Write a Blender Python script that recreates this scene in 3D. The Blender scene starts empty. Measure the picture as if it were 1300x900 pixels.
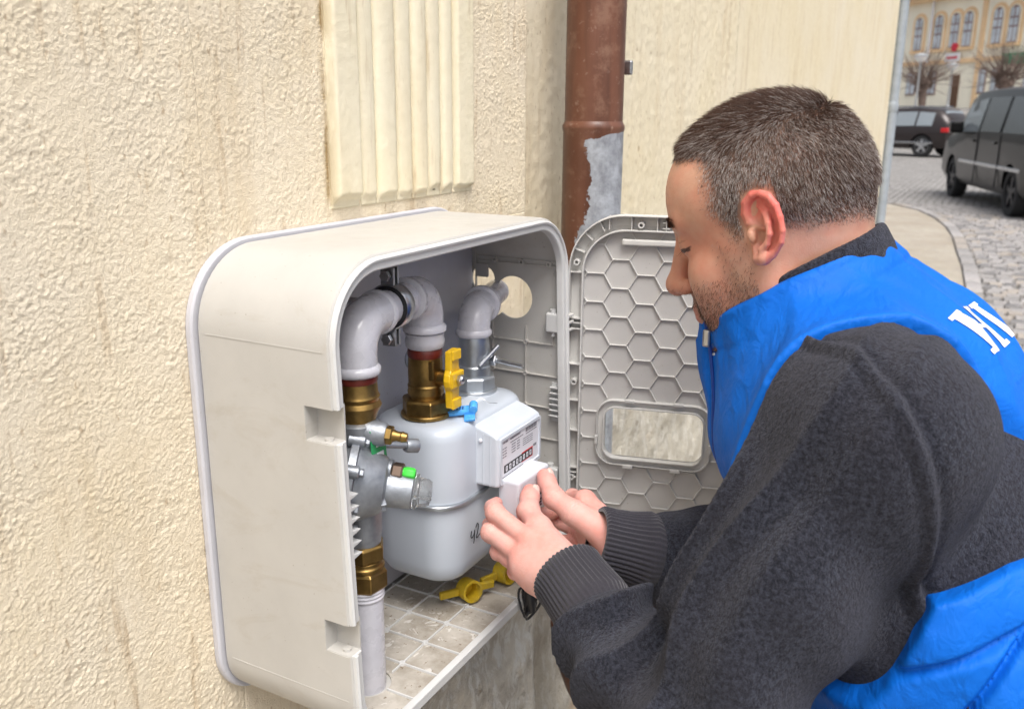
import bpy, math, random
import numpy as np
from mathutils import Vector, Matrix
# ---------------------------------------------------------------- camera, sky, sun, exposure
scene = bpy.context.scene
CAM_Z = 1.38
cam_d = bpy.data.cameras.new('camera'); cam = bpy.data.objects.new('camera', cam_d)
scene.collection.objects.link(cam); scene.camera = cam
_yaw, _pit, _rol, _f = 0.4938, 0.2632, 0.0065, 1136.0
_F = Vector((math.cos(_pit)*math.cos(_yaw), math.cos(_pit)*math.sin(_yaw), -math.sin(_pit)))
_R = Vector((math.sin(_yaw), -math.cos(_yaw), 0)); _U = _R.cross(_F)
_R2 = _R*math.cos(_rol)+_U*math.sin(_rol); _U2 = -_R*math.sin(_rol)+_U*math.cos(_rol)
cam.matrix_world = Matrix(((_R2.x, _U2.x, -_F.x, -.5602), (_R2.y, _U2.y, -_F.y, -.6366), (_R2.z, _U2.z, -_F.z, CAM_Z), (0, 0, 0, 1)))
cam_d.sensor_fit = 'HORIZONTAL'; cam_d.sensor_width = 36.0; cam_d.lens = 36.0*_f/1300.0
cam_d.clip_start = 0.02; cam_d.clip_end = 2000
cam_d.dof.use_dof = True; cam_d.dof.focus_distance = 0.95; cam_d.dof.aperture_fstop = 9.0
world = bpy.data.worlds.new('World'); scene.world = world; world.use_nodes = True
_wn = world.node_tree; _bg = _wn.nodes['Background']
_sky = _wn.nodes.new('ShaderNodeTexSky'); _sky.sky_type = 'NISHITA'; _sky.sun_disc = False
SUN_EL, SUN_AZ = math.radians(62), math.radians(222)     # azimuth measured from +x towards +y: where the light comes from
_sky.sun_elevation = SUN_EL; _sky.sun_rotation = math.pi/2 - SUN_AZ
_sky.air_density = 1.0; _sky.dust_density = 6.0; _sky.ozone_density = 0.6
_hsv = _wn.nodes.new('ShaderNodeHueSaturation'); _hsv.inputs['Saturation'].default_value = 0.42   # overcast: a nearly colourless sky
_wn.links.new(_sky.outputs[0], _hsv.inputs['Color']); _wn.links.new(_hsv.outputs[0], _bg.inputs['Color'])
_bg.inputs['Strength'].default_value = 0.13
_sd = bpy.data.lights.new('sun', 'SUN'); _sd.energy = 1.5; _sd.angle = math.radians(28); _sd.color = (1.0, .985, .965)
sun = bpy.data.objects.new('sun', _sd); scene.collection.objects.link(sun)
_dir = Vector((math.cos(SUN_EL)*math.cos(SUN_AZ), math.cos(SUN_EL)*math.sin(SUN_AZ), math.sin(SUN_EL)))
sun.rotation_euler = _dir.to_track_quat('Z', 'Y').to_euler(); sun.location = (0, -6, 9)
scene.view_settings.view_transform = 'Standard'; scene.view_settings.look = 'None'
scene.view_settings.exposure = 0.62; scene.view_settings.gamma = 1.0; scene.view_settings.use_curve_mapping = False
# ---------------------------------------------------------------- helpers
random.seed(7); RNG = np.random.default_rng(7)
COL = scene.collection
PI = math.pi
def tag(o, label=None, cat=None, group=None, kind=None):
    if label: o['label'] = label
    if cat: o['category'] = cat
    if group: o['group'] = group
    if kind: o['kind'] = kind
    return o
def empty(name, loc, label=None, cat=None, group=None, rz=0):
    o = bpy.data.objects.new(name, None); COL.objects.link(o); o.location = loc; o.rotation_euler.z = rz
    o.empty_display_size = .05
    return tag(o, label, cat, group)
def setpar(o, parent):
    if parent is not None:
        o.parent = parent; bpy.context.view_layer.update(); o.matrix_parent_inverse = parent.matrix_world.inverted()
def mesh_obj(name, v, f, mat=None, parent=None, smooth=40, local=False):
    me = bpy.data.meshes.new(name)
    if isinstance(v, np.ndarray) and isinstance(f, np.ndarray):
        n = f.shape[1]
        me.vertices.add(len(v)); me.vertices.foreach_set('co', v.astype(np.float32).ravel())
        me.loops.add(f.size); me.loops.foreach_set('vertex_index', f.astype(np.int32).ravel())
        me.polygons.add(len(f)); me.polygons.foreach_set('loop_start', np.arange(0, f.size, n, dtype=np.int32))
        me.update(calc_edges=True)
    else:
        me.from_pydata([tuple(x) for x in v], [], [tuple(x) for x in f]); me.update()
    if smooth:
        me.polygons.foreach_set('use_smooth', [True]*len(me.polygons))
        if smooth < 180: me.set_sharp_from_angle(angle=math.radians(smooth))
    o = bpy.data.objects.new(name, me); COL.objects.link(o)
    if mat: me.materials.append(mat)
    if local: o.parent = parent
    else: setpar(o, parent)
    return o
def perp(d):
    d = Vector(d).normalized(); a = Vector((0, 0, 1)) if abs(d.z) < .9 else Vector((1, 0, 0))
    u = d.cross(a).normalized(); return d, u, d.cross(u).normalized()
class MB:
    def __init__(s): s.v = []; s.f = []
    def add(s, v, f):
        o = len(s.v); s.v += [tuple(x) for x in v]; s.f += [tuple(i+o for i in q) for q in f]; return s
    def box(s, a, b, M=None):
        x0, y0, z0 = a; x1, y1, z1 = b
        v = [(x0,y0,z0),(x1,y0,z0),(x1,y1,z0),(x0,y1,z0),(x0,y0,z1),(x1,y0,z1),(x1,y1,z1),(x0,y1,z1)]
        if M: v = [M @ Vector(p) for p in v]
        return s.add(v, [(0,3,2,1),(4,5,6,7),(0,1,5,4),(1,2,6,5),(2,3,7,6),(3,0,4,7)])
    def bar(s, a, b, w, h, up=(0,0,1)):
        a = Vector(a); b = Vector(b); d = (b-a).normalized(); u = Vector(up); l = d.cross(u).normalized(); u = l.cross(d)
        v = [p+l*x*w/2+u*y*h/2 for p in (a, b) for x, y in ((-1,-1),(1,-1),(1,1),(-1,1))]
        return s.add(v, [(3,2,1,0),(4,5,6,7),(0,1,5,4),(1,2,6,5),(2,3,7,6),(3,0,4,7)])
    def rings(s, R, cap=True, closed=False):
        n = len(R[0]); v = [p for r in R for p in r]; f = []
        m = len(R)
        for i in range(m if closed else m-1):
            j = (i+1) % m
            for k in range(n): f.append((i*n+k, i*n+(k+1) % n, j*n+(k+1) % n, j*n+k))
        if cap and not closed: f.append(tuple(range(n-1, -1, -1))); f.append(tuple((m-1)*n+k for k in range(n)))
        return s.add(v, f)
    def lathe(s, o, d, prof, n=24, cap=True, ph=0):
        """prof: list of (t along d, radius)"""
        o = Vector(o); d, u, w = perp(d)
        return s.rings([[o+d*t+(u*math.cos(2*PI*k/n+ph)+w*math.sin(2*PI*k/n+ph))*r for k in range(n)] for t, r in prof], cap)
    def cyl(s, a, b, r, r2=None, n=20, cap=True):
        a = Vector(a); b = Vector(b); L = (b-a).length
        return s.lathe(a, b-a, [(0, r), (L, r if r2 is None else r2)], n, cap)
    def hexnut(s, o, d, L, r, n=6, bev=.12, ph=0):
        return s.lathe(o, d, [(0, r*(1-bev)), (L*.14, r), (L*.86, r), (L, r*(1-bev))], n, True, ph)
    def tube(s, pts, r, n=12, cap=True, closed=False):
        pts = [Vector(p) for p in pts]; m = len(pts); R = []; rr = r if hasattr(r, '__len__') else [r]*m
        u = None
        for i, p in enumerate(pts):
            a = pts[(i-1) % m] if (i or closed) else p; b = pts[(i+1) % m] if (i < m-1 or closed) else p
            d = (b-a).normalized()
            if u is None: _, u, w = perp(d)
            else:
                u = (u-d*u.dot(d)).normalized()
            w = d.cross(u)
            R.append([p+(u*math.cos(2*PI*k/n)+w*math.sin(2*PI*k/n))*rr[i] for k in range(n)])
        return s.rings(R, cap, closed)
    def sphere(s, c, r, n=16, m=10, sc=(1,1,1)):
        c = Vector(c)
        return s.rings([[c+Vector((sc[0]*r*math.sin(PI*(i+.01*(i == 0)-.01*(i == m))/m)*math.cos(2*PI*k/n), sc[1]*r*math.sin(PI*(i+.01*(i == 0)-.01*(i == m))/m)*math.sin(2*PI*k/n), -sc[2]*r*math.cos(PI*i/m))) for k in range(n)] for i in range(m+1)])
    def prism(s, poly, o, ux, uy, d):
        """polygon (2d) in plane o+ux,uy extruded by vector d"""
        o = Vector(o); ux = Vector(ux); uy = Vector(uy); d = Vector(d); n = len(poly)
        a = [o+ux*x+uy*y for x, y in poly]; b = [p+d for p in a]
        return s.add(a+b, [tuple(range(n-1, -1, -1)), tuple(range(n, 2*n))]+[(k, (k+1) % n, n+(k+1) % n, n+k) for k in range(n)])
    def build(s, name, mat, parent=None, smooth=40, bevel=0, seg=2):
        o = mesh_obj(name, s.v, s.f, mat, parent, smooth)
        import bmesh
        bm = bmesh.new(); bm.from_mesh(o.data); bmesh.ops.recalc_face_normals(bm, faces=bm.faces); bm.to_mesh(o.data); bm.free()
        if bevel:
            b = o.modifiers.new('bevel', 'BEVEL'); b.width = bevel; b.segments = seg; b.limit_method = 'ANGLE'; b.angle_limit = math.radians(35)
            b.harden_normals = False
        return o
def build_split(mb, name, mat, parent=None, smooth=40, bevel=0, seg=2):
    """one object for each separate piece of the builder"""
    par = list(range(len(mb.v)))
    def find(i):
        while par[i] != i: par[i] = par[par[i]]; i = par[i]
        return i
    for q in mb.f:
        for i in q[1:]: par[find(i)] = find(q[0])
    gr = {}
    for q in mb.f: gr.setdefault(find(q[0]), []).append(q)
    out = []
    for fs in gr.values():
        ids = sorted({i for q in fs for i in q}); k = {v: n for n, v in enumerate(ids)}; s = MB(); s.v = [mb.v[i] for i in ids]; s.f = [tuple(k[i] for i in q) for q in fs]; out.append(s.build(name, mat, parent, smooth, bevel, seg))
    return out
def stuff(o): o['kind'] = 'stuff'; return o
def apply_mods(o):
    dg = bpy.context.evaluated_depsgraph_get(); dg.update()
    me = bpy.data.meshes.new_from_object(o.evaluated_get(dg)); old = o.data
    o.modifiers.clear(); o.data = me; me.name = old.name
    return o
def cut(o, cutters):
    """subtract the cutters from o and delete them"""
    for c in cutters:
        b = o.modifiers.new('cut', 'BOOLEAN'); b.operation = 'DIFFERENCE'; b.object = c; b.solver = 'EXACT'
    bpy.context.view_layer.update(); apply_mods(o)
    for c in cutters: bpy.data.objects.remove(c)
    return o
def rrect(x0, x1, y0, y1, r, n=10, rb=None):
    """rounded rectangle counter-clockwise; r top corners, rb bottom corners"""
    rb = r if rb is None else rb; P = []
    for cx, cy, a0, q in ((x1-r, y1-r, 0, r), (x0+r, y1-r, 90, r), (x0+rb, y0+rb, 180, rb), (x1-rb, y0+rb, 270, rb)):
        for k in range(n+1):
            a = math.radians(a0+90*k/n); P.append((cx+q*math.cos(a), cy+q*math.sin(a)))
    return P
def arc(c, r, a0, a1, ux, uy, n=10):
    c = Vector(c); ux = Vector(ux); uy = Vector(uy)
    return [c+ux*r*math.cos(math.radians(a0+(a1-a0)*k/n))+uy*r*math.sin(math.radians(a0+(a1-a0)*k/n)) for k in range(n+1)]
def text_mesh(name, body, size, M, mat, parent, ext=.0002, sx=1.0):
    cu = bpy.data.curves.new(name, 'FONT'); cu.body = body; cu.size = size; cu.extrude = ext
    t = bpy.data.objects.new(name, cu); COL.objects.link(t)
    dg = bpy.context.evaluated_depsgraph_get(); me = bpy.data.meshes.new_from_object(t.evaluated_get(dg))
    bpy.data.objects.remove(t)
    me.transform(M @ Matrix.Diagonal((sx, 1, 1, 1))); me.materials.clear(); me.materials.append(mat)
    o = bpy.data.objects.new(name, me); COL.objects.link(o); setpar(o, parent); return o
# ---------------------------------------------------------------- numpy noise
_G = RNG.normal(size=(64, 64, 64, 3)).astype(np.float32); _G /= np.linalg.norm(_G, axis=-1, keepdims=True)
def perlin(p):
    p = np.asarray(p, np.float32); i = np.floor(p).astype(np.int32); f = p-i; u = f*f*f*(f*(f*6-15)+10)
    r = 0
    for dx in (0, 1):
        for dy in (0, 1):
            for dz in (0, 1):
                g = _G[(i[:, 0]+dx) & 63, (i[:, 1]+dy) & 63, (i[:, 2]+dz) & 63]
                d = f-np.array([dx, dy, dz], np.float32)
                w = (u[:, 0] if dx else 1-u[:, 0])*(u[:, 1] if dy else 1-u[:, 1])*(u[:, 2] if dz else 1-u[:, 2])
                r = r+w*(g*d).sum(-1)
    return r*1.5
def fbm(p, oct=3, lac=2.1, gain=.5):
    p = np.asarray(p, np.float32); a = 1; r = 0
    for k in range(oct): r = r+a*perlin(p); p = p*lac+7.3; a *= gain
    return r
# ---------------------------------------------------------------- materials
def srgb(r, g, b):
    f = lambda c: (c/255/12.92 if c/255 <= .04045 else ((c/255+.055)/1.055)**2.4)
    return (f(r), f(g), f(b))
class NT:
    """a small wrapper for building node materials"""
    def __init__(s, name, rough=.5, metal=0.0, spec=.5):
        s.m = bpy.data.materials.new(name); s.m.use_nodes = True; s.t = s.m.node_tree; s.p = s.t.nodes['Principled BSDF']
        s.set('Roughness', rough); s.set('Metallic', metal); s.set('Specular IOR Level', spec)
        s.tc = s.n('ShaderNodeTexCoord'); s.co = s.tc.outputs['Object']
    def n(s, t, **k):
        x = s.t.nodes.new(t)
        for a, b in k.items(): setattr(x, a, b)
        return x
    def lk(s, a, b): s.t.links.new(a, b)
    def inp(s, sock, v):
        if hasattr(v, 'is_output') or isinstance(v, bpy.types.NodeSocket): s.lk(v, sock)
        elif isinstance(v, (tuple, list)) and len(v) == 3 and sock.type == 'RGBA': sock.default_value = (*v, 1)
        else: sock.default_value = v
    def set(s, k, v): s.inp(s.p.inputs[k], v)
    def map(s, scale=(1,1,1), loc=(0,0,0), src=None):
        x = s.n('ShaderNodeMapping'); s.lk(src or s.co, x.inputs[0]); x.inputs['Scale'].default_value = scale; x.inputs['Location'].default_value = loc; return x.outputs[0]
    def noise(s, scale, detail=3, rough=.55, src=None, dist=0):
        x = s.n('ShaderNodeTexNoise'); s.lk(src or s.co, x.inputs['Vector']); x.inputs['Scale'].default_value = scale
        x.inputs['Detail'].default_value = detail; x.inputs['Roughness'].default_value = rough; x.inputs['Distortion'].default_value = dist; return x.outputs['Fac']
    def voro(s, scale, feat='F1', src=None, out='Distance', rnd=1):
        x = s.n('ShaderNodeTexVoronoi', feature=feat); s.lk(src or s.co, x.inputs['Vector']); x.inputs['Scale'].default_value = scale; x.inputs['Randomness'].default_value = rnd; return x.outputs[out]
    def ramp(s, fac, stops):
        x = s.n('ShaderNodeValToRGB'); s.lk(fac, x.inputs[0]); e = x.color_ramp.elements
        while len(e) < len(stops): e.new(.5)
        for q, (p, c) in zip(e, stops):
            q.position = p; q.color = (*c, 1) if hasattr(c, '__len__') else (c, c, c, 1)
        return x.outputs[0]
    def mix(s, fac, a, b, mode='MIX'):
        x = s.n('ShaderNodeMix', data_type='RGBA', blend_type=mode); s.inp(x.inputs[0], fac); s.inp(x.inputs[6], a); s.inp(x.inputs[7], b); return x.outputs[2]
    def math(s, op, a, b=0.0, c=0.0):
        x = s.n('ShaderNodeMath', operation=op); s.inp(x.inputs[0], a); s.inp(x.inputs[1], b); s.inp(x.inputs[2], c); return x.outputs[0]
    def bump(s, h, strength=.3, dist=.002, base=None):
        x = s.n('ShaderNodeBump'); s.lk(h, x.inputs['Height']); x.inputs['Strength'].default_value = strength; x.inputs['Distance'].default_value = dist
        if base is not None: s.lk(base, x.inputs['Normal'])
        s.lk(x.outputs[0], s.p.inputs['Normal']); return x.outputs[0]
    def attr(s, name, out='Color'):
        x = s.n('ShaderNodeAttribute'); x.attribute_name = name; return x.outputs[out]
def plain(name, col, rough=.5, metal=0., var=.12, vscale=30, bump=0., bscale=200, bdist=.001, dirt=None, spec=.5, coat=0., rvar=.12):
    """colour with mottling, uneven gloss, fine relief and optional dirt (colour, scale, threshold)"""
    m = NT(name, rough, metal, spec)
    lo = tuple(c*(1-var) for c in col); hi = tuple(min(1, c*(1+var)) for c in col)
    c = m.mix(m.ramp(m.noise(vscale, 4), [(.3, 0), (.7, 1)]), lo, hi)
    if dirt: c = m.mix(m.ramp(m.noise(dirt[1], 6, .65), [(dirt[2], 0), (min(1, dirt[2]+.18), dirt[3] if len(dirt) > 3 else .7)]), c, dirt[0])
    m.set('Base Color', c)
    m.set('Roughness', m.math('ADD', m.math('MULTIPLY', m.noise(vscale*2.3, 3), rvar*2), rough-rvar))
    if bump: m.bump(m.noise(bscale, 4), bump, bdist)
    if coat: m.set('Coat Weight', coat); m.set('Coat Roughness', .08)
    return m.m
# ---------------------------------------------------------------- the house wall
def wall_mat(name, base, alt, streak=.5, bump=.5, fine=420, grey=.35, pits=.75):
    m = NT(name, .95, 0, .12)
    big = m.ramp(m.noise(2.2, 4, .6), [(.35, 0), (.65, 1)])
    c = m.mix(big, base, alt)
    c = m.mix(m.ramp(m.noise(60, 3), [(.35, 0), (.75, .35)]), c, tuple(min(1, x*1.16) for x in base))
    # rain streaks and pits, stretched down the wall
    st = m.noise(1, 5, .68, m.map((42, 30, 5)))
    c = m.mix(m.ramp(st, [(.565, 0), (.68, streak)]), c, (.40, .26, .13))
    st2 = m.noise(1, 5, .7, m.map((9, 9, 1.6), (3, 1, 2)))
    c = m.mix(m.ramp(st2, [(.52, 0), (.75, grey)]), c, (.56, .40, .20))
    pit = m.noise(1, 2, .5, m.map((170, 170, 75)))
    c = m.mix(m.ramp(pit, [(.64, 0), (.74, pits*.75)]), c, (.38, .26, .15))
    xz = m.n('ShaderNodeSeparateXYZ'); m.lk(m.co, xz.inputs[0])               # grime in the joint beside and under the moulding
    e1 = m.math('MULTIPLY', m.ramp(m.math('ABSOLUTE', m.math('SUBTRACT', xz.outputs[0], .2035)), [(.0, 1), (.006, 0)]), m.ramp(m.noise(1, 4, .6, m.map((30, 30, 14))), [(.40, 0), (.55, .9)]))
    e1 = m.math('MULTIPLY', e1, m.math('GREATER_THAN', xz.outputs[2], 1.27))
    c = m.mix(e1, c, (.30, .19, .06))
    m.set('Base Color', c)
    m.bump(m.noise(fine*1.7, 4, .65), bump*1.3, .0028)
    return m.m
M_wall = wall_mat('cream roughcast', (.80, .715, .575), (.80, .685, .49))
M_flute = wall_mat('cream stucco moulding', (.79, .73, .575), (.76, .675, .475), .40, .32, 460, .25, .15)
M_wall2 = wall_mat('cream smooth render', (.78, .705, .55), (.75, .655, .46), .3, .45, 300, .3)
def relief(name, x0, x1, z0, z1, step, hfun, mat, parent, y0=0.0, skirt=.02):
    nx = max(2, int((x1-x0)/step)+1); nz = max(2, int((z1-z0)/step)+1)
    X, Z = np.meshgrid(np.linspace(x0, x1, nx), np.linspace(z0, z1, nz)); P = np.stack([X.ravel(), Z.ravel()], -1)
    h = hfun(P[:, 0], P[:, 1]); V = np.stack([P[:, 0], y0-h, P[:, 1]], -1).reshape(nz, nx, 3)
    # a skirt turned back to the wall closes the sheet into a body
    top = V[-1:].copy(); bot = V[:1].copy(); top[..., 1] = bot[..., 1] = y0+skirt
    V = np.concatenate([bot, V, top]); L = V[:, :1].copy(); R = V[:, -1:].copy(); L[..., 1] = R[..., 1] = y0+skirt
    V = np.concatenate([L, V, R], 1); a, b = V.shape[:2]
    idx = np.arange(a*b).reshape(a, b)
    F = np.stack([idx[:-1, :-1], idx[:-1, 1:], idx[1:, 1:], idx[1:, :-1]], -1).reshape(-1, 4)
    return mesh_obj(name, V.reshape(-1, 3), F, mat, parent, 180)
_H = RNG.random((256, 256, 4)).astype(np.float32)
def grains(x, z, cell, keep):
    """rounded grit: the height of the nearest grain of a jittered lattice"""
    u = x/cell; v = z/cell; i = np.floor(u).astype(int); j = np.floor(v).astype(int); h = np.zeros(len(x), np.float32)
    for di in (-1, 0, 1):
        for dj in (-1, 0, 1):
            r = _H[(i+di) & 255, (j+dj) & 255]; d = np.hypot(u-(i+di)-r[:, 0], v-(j+dj)-r[:, 1])/(.42+.34*r[:, 2])
            h = np.maximum(h, np.sqrt(np.clip(1-d*d, 0, 1))*(.35+.65*r[:, 2])*(r[:, 3] < keep))
    return h
def rough_h(x, z):
    p = np.stack([x, np.zeros_like(x), z], -1); w = .0012*perlin(p*240); w2 = .0012*perlin(p*240+7)
    lump = np.clip(.8+.6*perlin(p*17+2), .4, 1.3); pit = np.clip(perlin(p*np.array([60, 1, 42])+7)-.40, 0, 1)
    return lump*(.00080*grains(x+w, z+w2, .0027, .85)+.0007*grains(x+w2+3, z+w, .0046, .22)+.0003*perlin(p*330))-.0022*pit+.0012*perlin(p*9+1)
house = empty('house_wall', (0, 0, 0), 'cream roughcast house wall with fluted moulding behind the meter cabinet', 'wall')
for x0, x1, z0, z1, st in ((-.27, .03, .72, 1.58, .00102), (.03, .66, 1.235, 1.60, .0012), (.03, .66, .60, 1.235, .0030)):
    relief('roughcast', x0, x1, z0, z1, st, rough_h, M_wall, house, 0, .03)
b = MB(); b.box((-3, .001, 0), (-.27, .3, 5.5)); b.box((-.27, .001, 1.60), (.66, .3, 5.5)); b.box((-.27, .001, 0), (.66, .3, .60)); b.box((-.27, .032, .60), (.66, .3, 1.60)); b.box((-.27, .001, 1.58), (.03, .0318, 1.60)); b.box((-.27, .001, .60), (.03, .0318, .72))
b.build('wall_core', M_wall, house, 0)
def far_h(x, z):
    p = np.stack([x, np.zeros_like(x), z], -1); return .0016*perlin(p*70)+.0012*perlin(p*130+2)+.003*perlin(p*np.array([6, 1, 1.5]))
relief('smooth_render', .66, 1.9, .87, 2.1, .0065, far_h, M_wall2, house, .022, .03)
b = MB(); b.box((.66, .03, 0), (1.9, .3, .87)); b.box((.66, .026, 2.1), (1.9, .3, 5.5)); b.box((.66, .054, .87), (1.9, .3, 2.1)); b.box((1.9, .024, .895), (5.40, .3, 5.5)); b.box((1.9, .032, 0), (5.40, .3, .895))
b.build('far_render', M_wall2, house, 0)
# the fluted moulding: flat borders, rounded ridges, each its own piece
def ridge(x0, x1, ht, flat):
    def h(x, z):
        t = (x-x0)/(x1-x0); p = np.stack([x, 0*x, z], -1)
        prof = np.clip(np.minimum(t, 1-t)*(7 if flat else 2.2), 0, 1); prof = np.sqrt(prof*(2-prof))
        end = np.clip((z-1.284-.004*perlin(p*60)-.003*perlin(p*23))/.007, 0, 1)
        return (ht*prof+.0003*perlin(p*90)+.00035*perlin(p*210))*end*np.clip(prof*6, .2, 1)
    return h
fl = [(.207, .254, .010, 1), (.258, .286, .005, 0), (.288, .326, .008, 0), (.328, .358, .006, 0), (.360, .390, .008, 0), (.392, .421, .006, 0), (.423, .449, .007, 0), (.453, .499, .008, 1)]
for i, (x0, x1, ht, flat) in enumerate(fl):
    relief('moulding_border' if flat else 'moulding_ridge', x0, x1, 1.278, 1.74, .0022, ridge(x0, x1, ht, flat), M_flute, house, -.0015, .01)
b = MB(); b.box((.206, -.0015, 1.285), (.500, .004, 1.74)); b.build('moulding_ground', M_flute, house, 0)
# plinth: rough stone and lime under the cabinet and along the wall foot
def stone_mat(name, a, b_, c_):
    m = NT(name, .92, 0, .15)
    w = m.noise(9, 5, .65, dist=1.2); c = m.mix(m.ramp(w, [(.35, 0), (.65, 1)]), a, b_)
    c = m.mix(m.ramp(m.noise(1, 6, .7, m.map((60, 60, 22)), .6), [(.48, 0), (.60, .85)]), c, c_)
    c = m.mix(m.ramp(m.noise(34, 5, .7), [(.62, 0), (.74, .7)]), c, (.20, .14, .08))
    c = m.mix(m.ramp(m.noise(3.4, 3, .6), [(.60, 0), (.72, .7)]), c, (.45, .29, .15))
    m.set('Base Color', c); m.bump(m.noise(110, 7, .72), 1.0, .010); return m.m
M_stone = stone_mat('pale limestone plinth', (.82, .76, .65), (.54, .48, .40), (.90, .87, .80))
M_stone2 = stone_mat('grey weathered plinth', (.74, .68, .57), (.58, .53, .45), (.84, .80, .73))
def plinth_h(x, z):
    p = np.stack([x, 0*x, z], -1); return .016*perlin(p*11)+.011*np.abs(perlin(p*np.array([34, 1, 22])))+.0026*perlin(p*np.array([90, 1, 60]))+.001*perlin(p*220)
def plinth_block(name, x0, x1, z1, y0, step, mat, amp=1.0):
    return relief(name, x0, x1, 0.0, z1, step, lambda x, z: plinth_h(x, z)*amp*np.clip((x1-x)/.02, .3, 1), mat, house, y0, .12)
plinth_block('plinth_stone', .13, .515, .785, -.10, .005, M_stone)
plinth_block('plinth_base', .516, 5.38, .88, .022, .011, M_stone2, .8)
# ---------------------------------------------------------------- the meter cabinet
def plastic(name, col, rough=.42, dirt=.25, sc=18):
    m = NT(name, rough, 0, .4)
    c = m.mix(m.ramp(m.noise(sc, 5, .6), [(.35, 0), (.7, 1)]), tuple(x*.93 for x in col), col)
    sm = m.noise(1, 6, .7, m.map((7, 7, 16), (1, 4, 2)), 1.5)
    c = m.mix(m.ramp(sm, [(.56, 0), (.72, dirt)]), c, (col[0]*.62, col[1]*.52, col[2]*.38))
    sp = m.noise(300, 2, .5)
    c = m.mix(m.ramp(sp, [(.72, 0), (.76, .5)]), c, (.22, .17, .12))
    m.set('Base Color', c); m.set('Roughness', m.ramp(m.noise(40, 4), [(.2, rough-.1), (.8, rough+.14)]))
    m.bump(m.noise(500, 3), .06, .001)
    return m.m
M_shell = plastic('aged beige plastic', (.505, .49, .46))
M_rim = plastic('pale grey plastic rim', (.62, .62, .61), .38, .12)
M_inner = plastic('beige grey plastic inside', (.50, .485, .465), .5, .12)
M_back = plastic('white back plate', (.58, .575, .62), .35, .08)
M_tray = NT('dirty tray', .7, 0, .3)
_c = M_tray.mix(M_tray.ramp(M_tray.noise(24, 5, .65), [(.38, 0), (.62, 1)]), (.33, .295, .245), (.50, .465, .41))
_c = M_tray.mix(M_tray.ramp(M_tray.noise(38, 4, .6, dist=2.0), [(.60, 0), (.66, .8)]), _c, (.68, .66, .62))
_c = M_tray.mix(M_tray.ramp(M_tray.noise(160, 3, .6), [(.64, 0), (.70, .8)]), _c, (.14, .09, .05))
M_tray.set('Base Color', _c); M_tray.bump(M_tray.noise(160, 4), .3, .001); M_tray.set('Roughness', M_tray.ramp(M_tray.noise(30, 4), [(.4, .75), (.62, .35)])); M_tray = M_tray.m
M_flange = plastic('lilac grey flange', (.55, .545, .58), .45, .1)
M_rib0 = plastic('moulded rib plastic', (.53, .51, .475), .45, .08)
M_zinc = plain('zinc plated steel', (.50, .51, .53), .32, 1.0, .2, 60, .1, 300, .0005)
M_dark = plain('dark gap', (.03, .028, .03), .8)
cab = empty('meter_cabinet', (.236, 0, .80), 'open beige plastic gas meter cabinet with rounded corners, mounted on the cream wall', 'cabinet')
X0, X1, ZB, ZT, RT, RB = 0.0, .472, .797, 1.260, .075, .055
def yf(z): return -(.158+(ZT-z)*.034)            # the front leans out a little towards the bottom
# flange on the wall, then a near-black plate painting in the shaded gap before the shell
b = MB(); p = rrect(X0-.0058, X1+.0058, ZB-.005, ZT+.0045, RT+.0055, 14, RB+.0055)
b.prism(p, (0, 0, 0), (1, 0, 0), (0, 0, 1), (0, -.0085, 0)); b.build('wall_flange', M_flange, cab, 40, .002)
b = MB(); b.prism(rrect(X0+.003, X1-.003, ZB+.003, ZT-.003, RT, 14, RB), (0, -.0085, 0), (1, 0, 0), (0, 0, 1), (0, -.0030, 0)); b.build('gap_shade', M_dark, cab, 40)
# shell: outer skin, rolled front rim, inner skin
def shell_rings(sec):
    R = []
    for off, dy in sec:          # inset from the outline, y (negative fraction measured from the front when dy is a tuple)
        o = rrect(X0+off, X1-off, ZB+off, ZT-off, max(.004, RT-off), 14, max(.004, RB-off))
        R.append([(x, (yf(z)+dy[0]) if isinstance(dy, tuple) else dy, z) for x, z in o])
    return R
T = .0035
b = MB(); b.rings(shell_rings([(.0002, -.0112), (0, -.05), (0, -.10), (0, (.004,)), (.0006, (.0012,)), (.0022, (0,)), (T, (0,)), (T, (.02,)), (T, -.10), (T, -.0112)]), False, True)
shell = b.build('shell', M_shell, cab, 35)
b = MB(); b.rings(shell_rings([(.0028, (-.0004,)), (.0034, (-.0032,)), (.0052, (-.0045,)), (.0072, (-.0038,)), (.0082, (-.0018,)), (.0140, (-.0014,)), (.0152, (-.0004,)), (.0158, (.002,)), (.0158, (.0075,)), (.0142, (.0075,)), (.012, (.002,)), (.0028, (.002,))]), False, True)
rim = b.build('front_rim', M_rim, cab, 35)
def cutter(a, c):
    q = MB(); q.box(a, c); return q.build('cutter', None, None, 0)
def cyl_cut(a, c, r, n=32):
    q = MB(); q.cyl(a, c, r, n=n); return q.build('cutter', None, None, 0)
NOT = [(1.104, 1.136), (.900, .932)]
cut(shell, [cutter((-.02, yf(z0)-.05, z0), (.016, -.132 if z0 > 1 else -.142, z1)) for z0, z1 in NOT] +
    [cyl_cut((.45, -.084, 1.144), (.5, -.084, 1.144), .0285), cyl_cut((.45, -.038, 1.165), (.5, -.038, 1.165), .018), cyl_cut((.45, -.052, 1.137), (.5, -.052, 1.137), .0215)])
cut(rim, [cutter((-.02, yf(z0)-.05, z0+.0003), (.0165, .0, z1-.0003)) for z0, z1 in NOT]+[cutter((.030, -.25, ZB-.02), (X1-.03, -.05, ZB+.025))])
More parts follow.
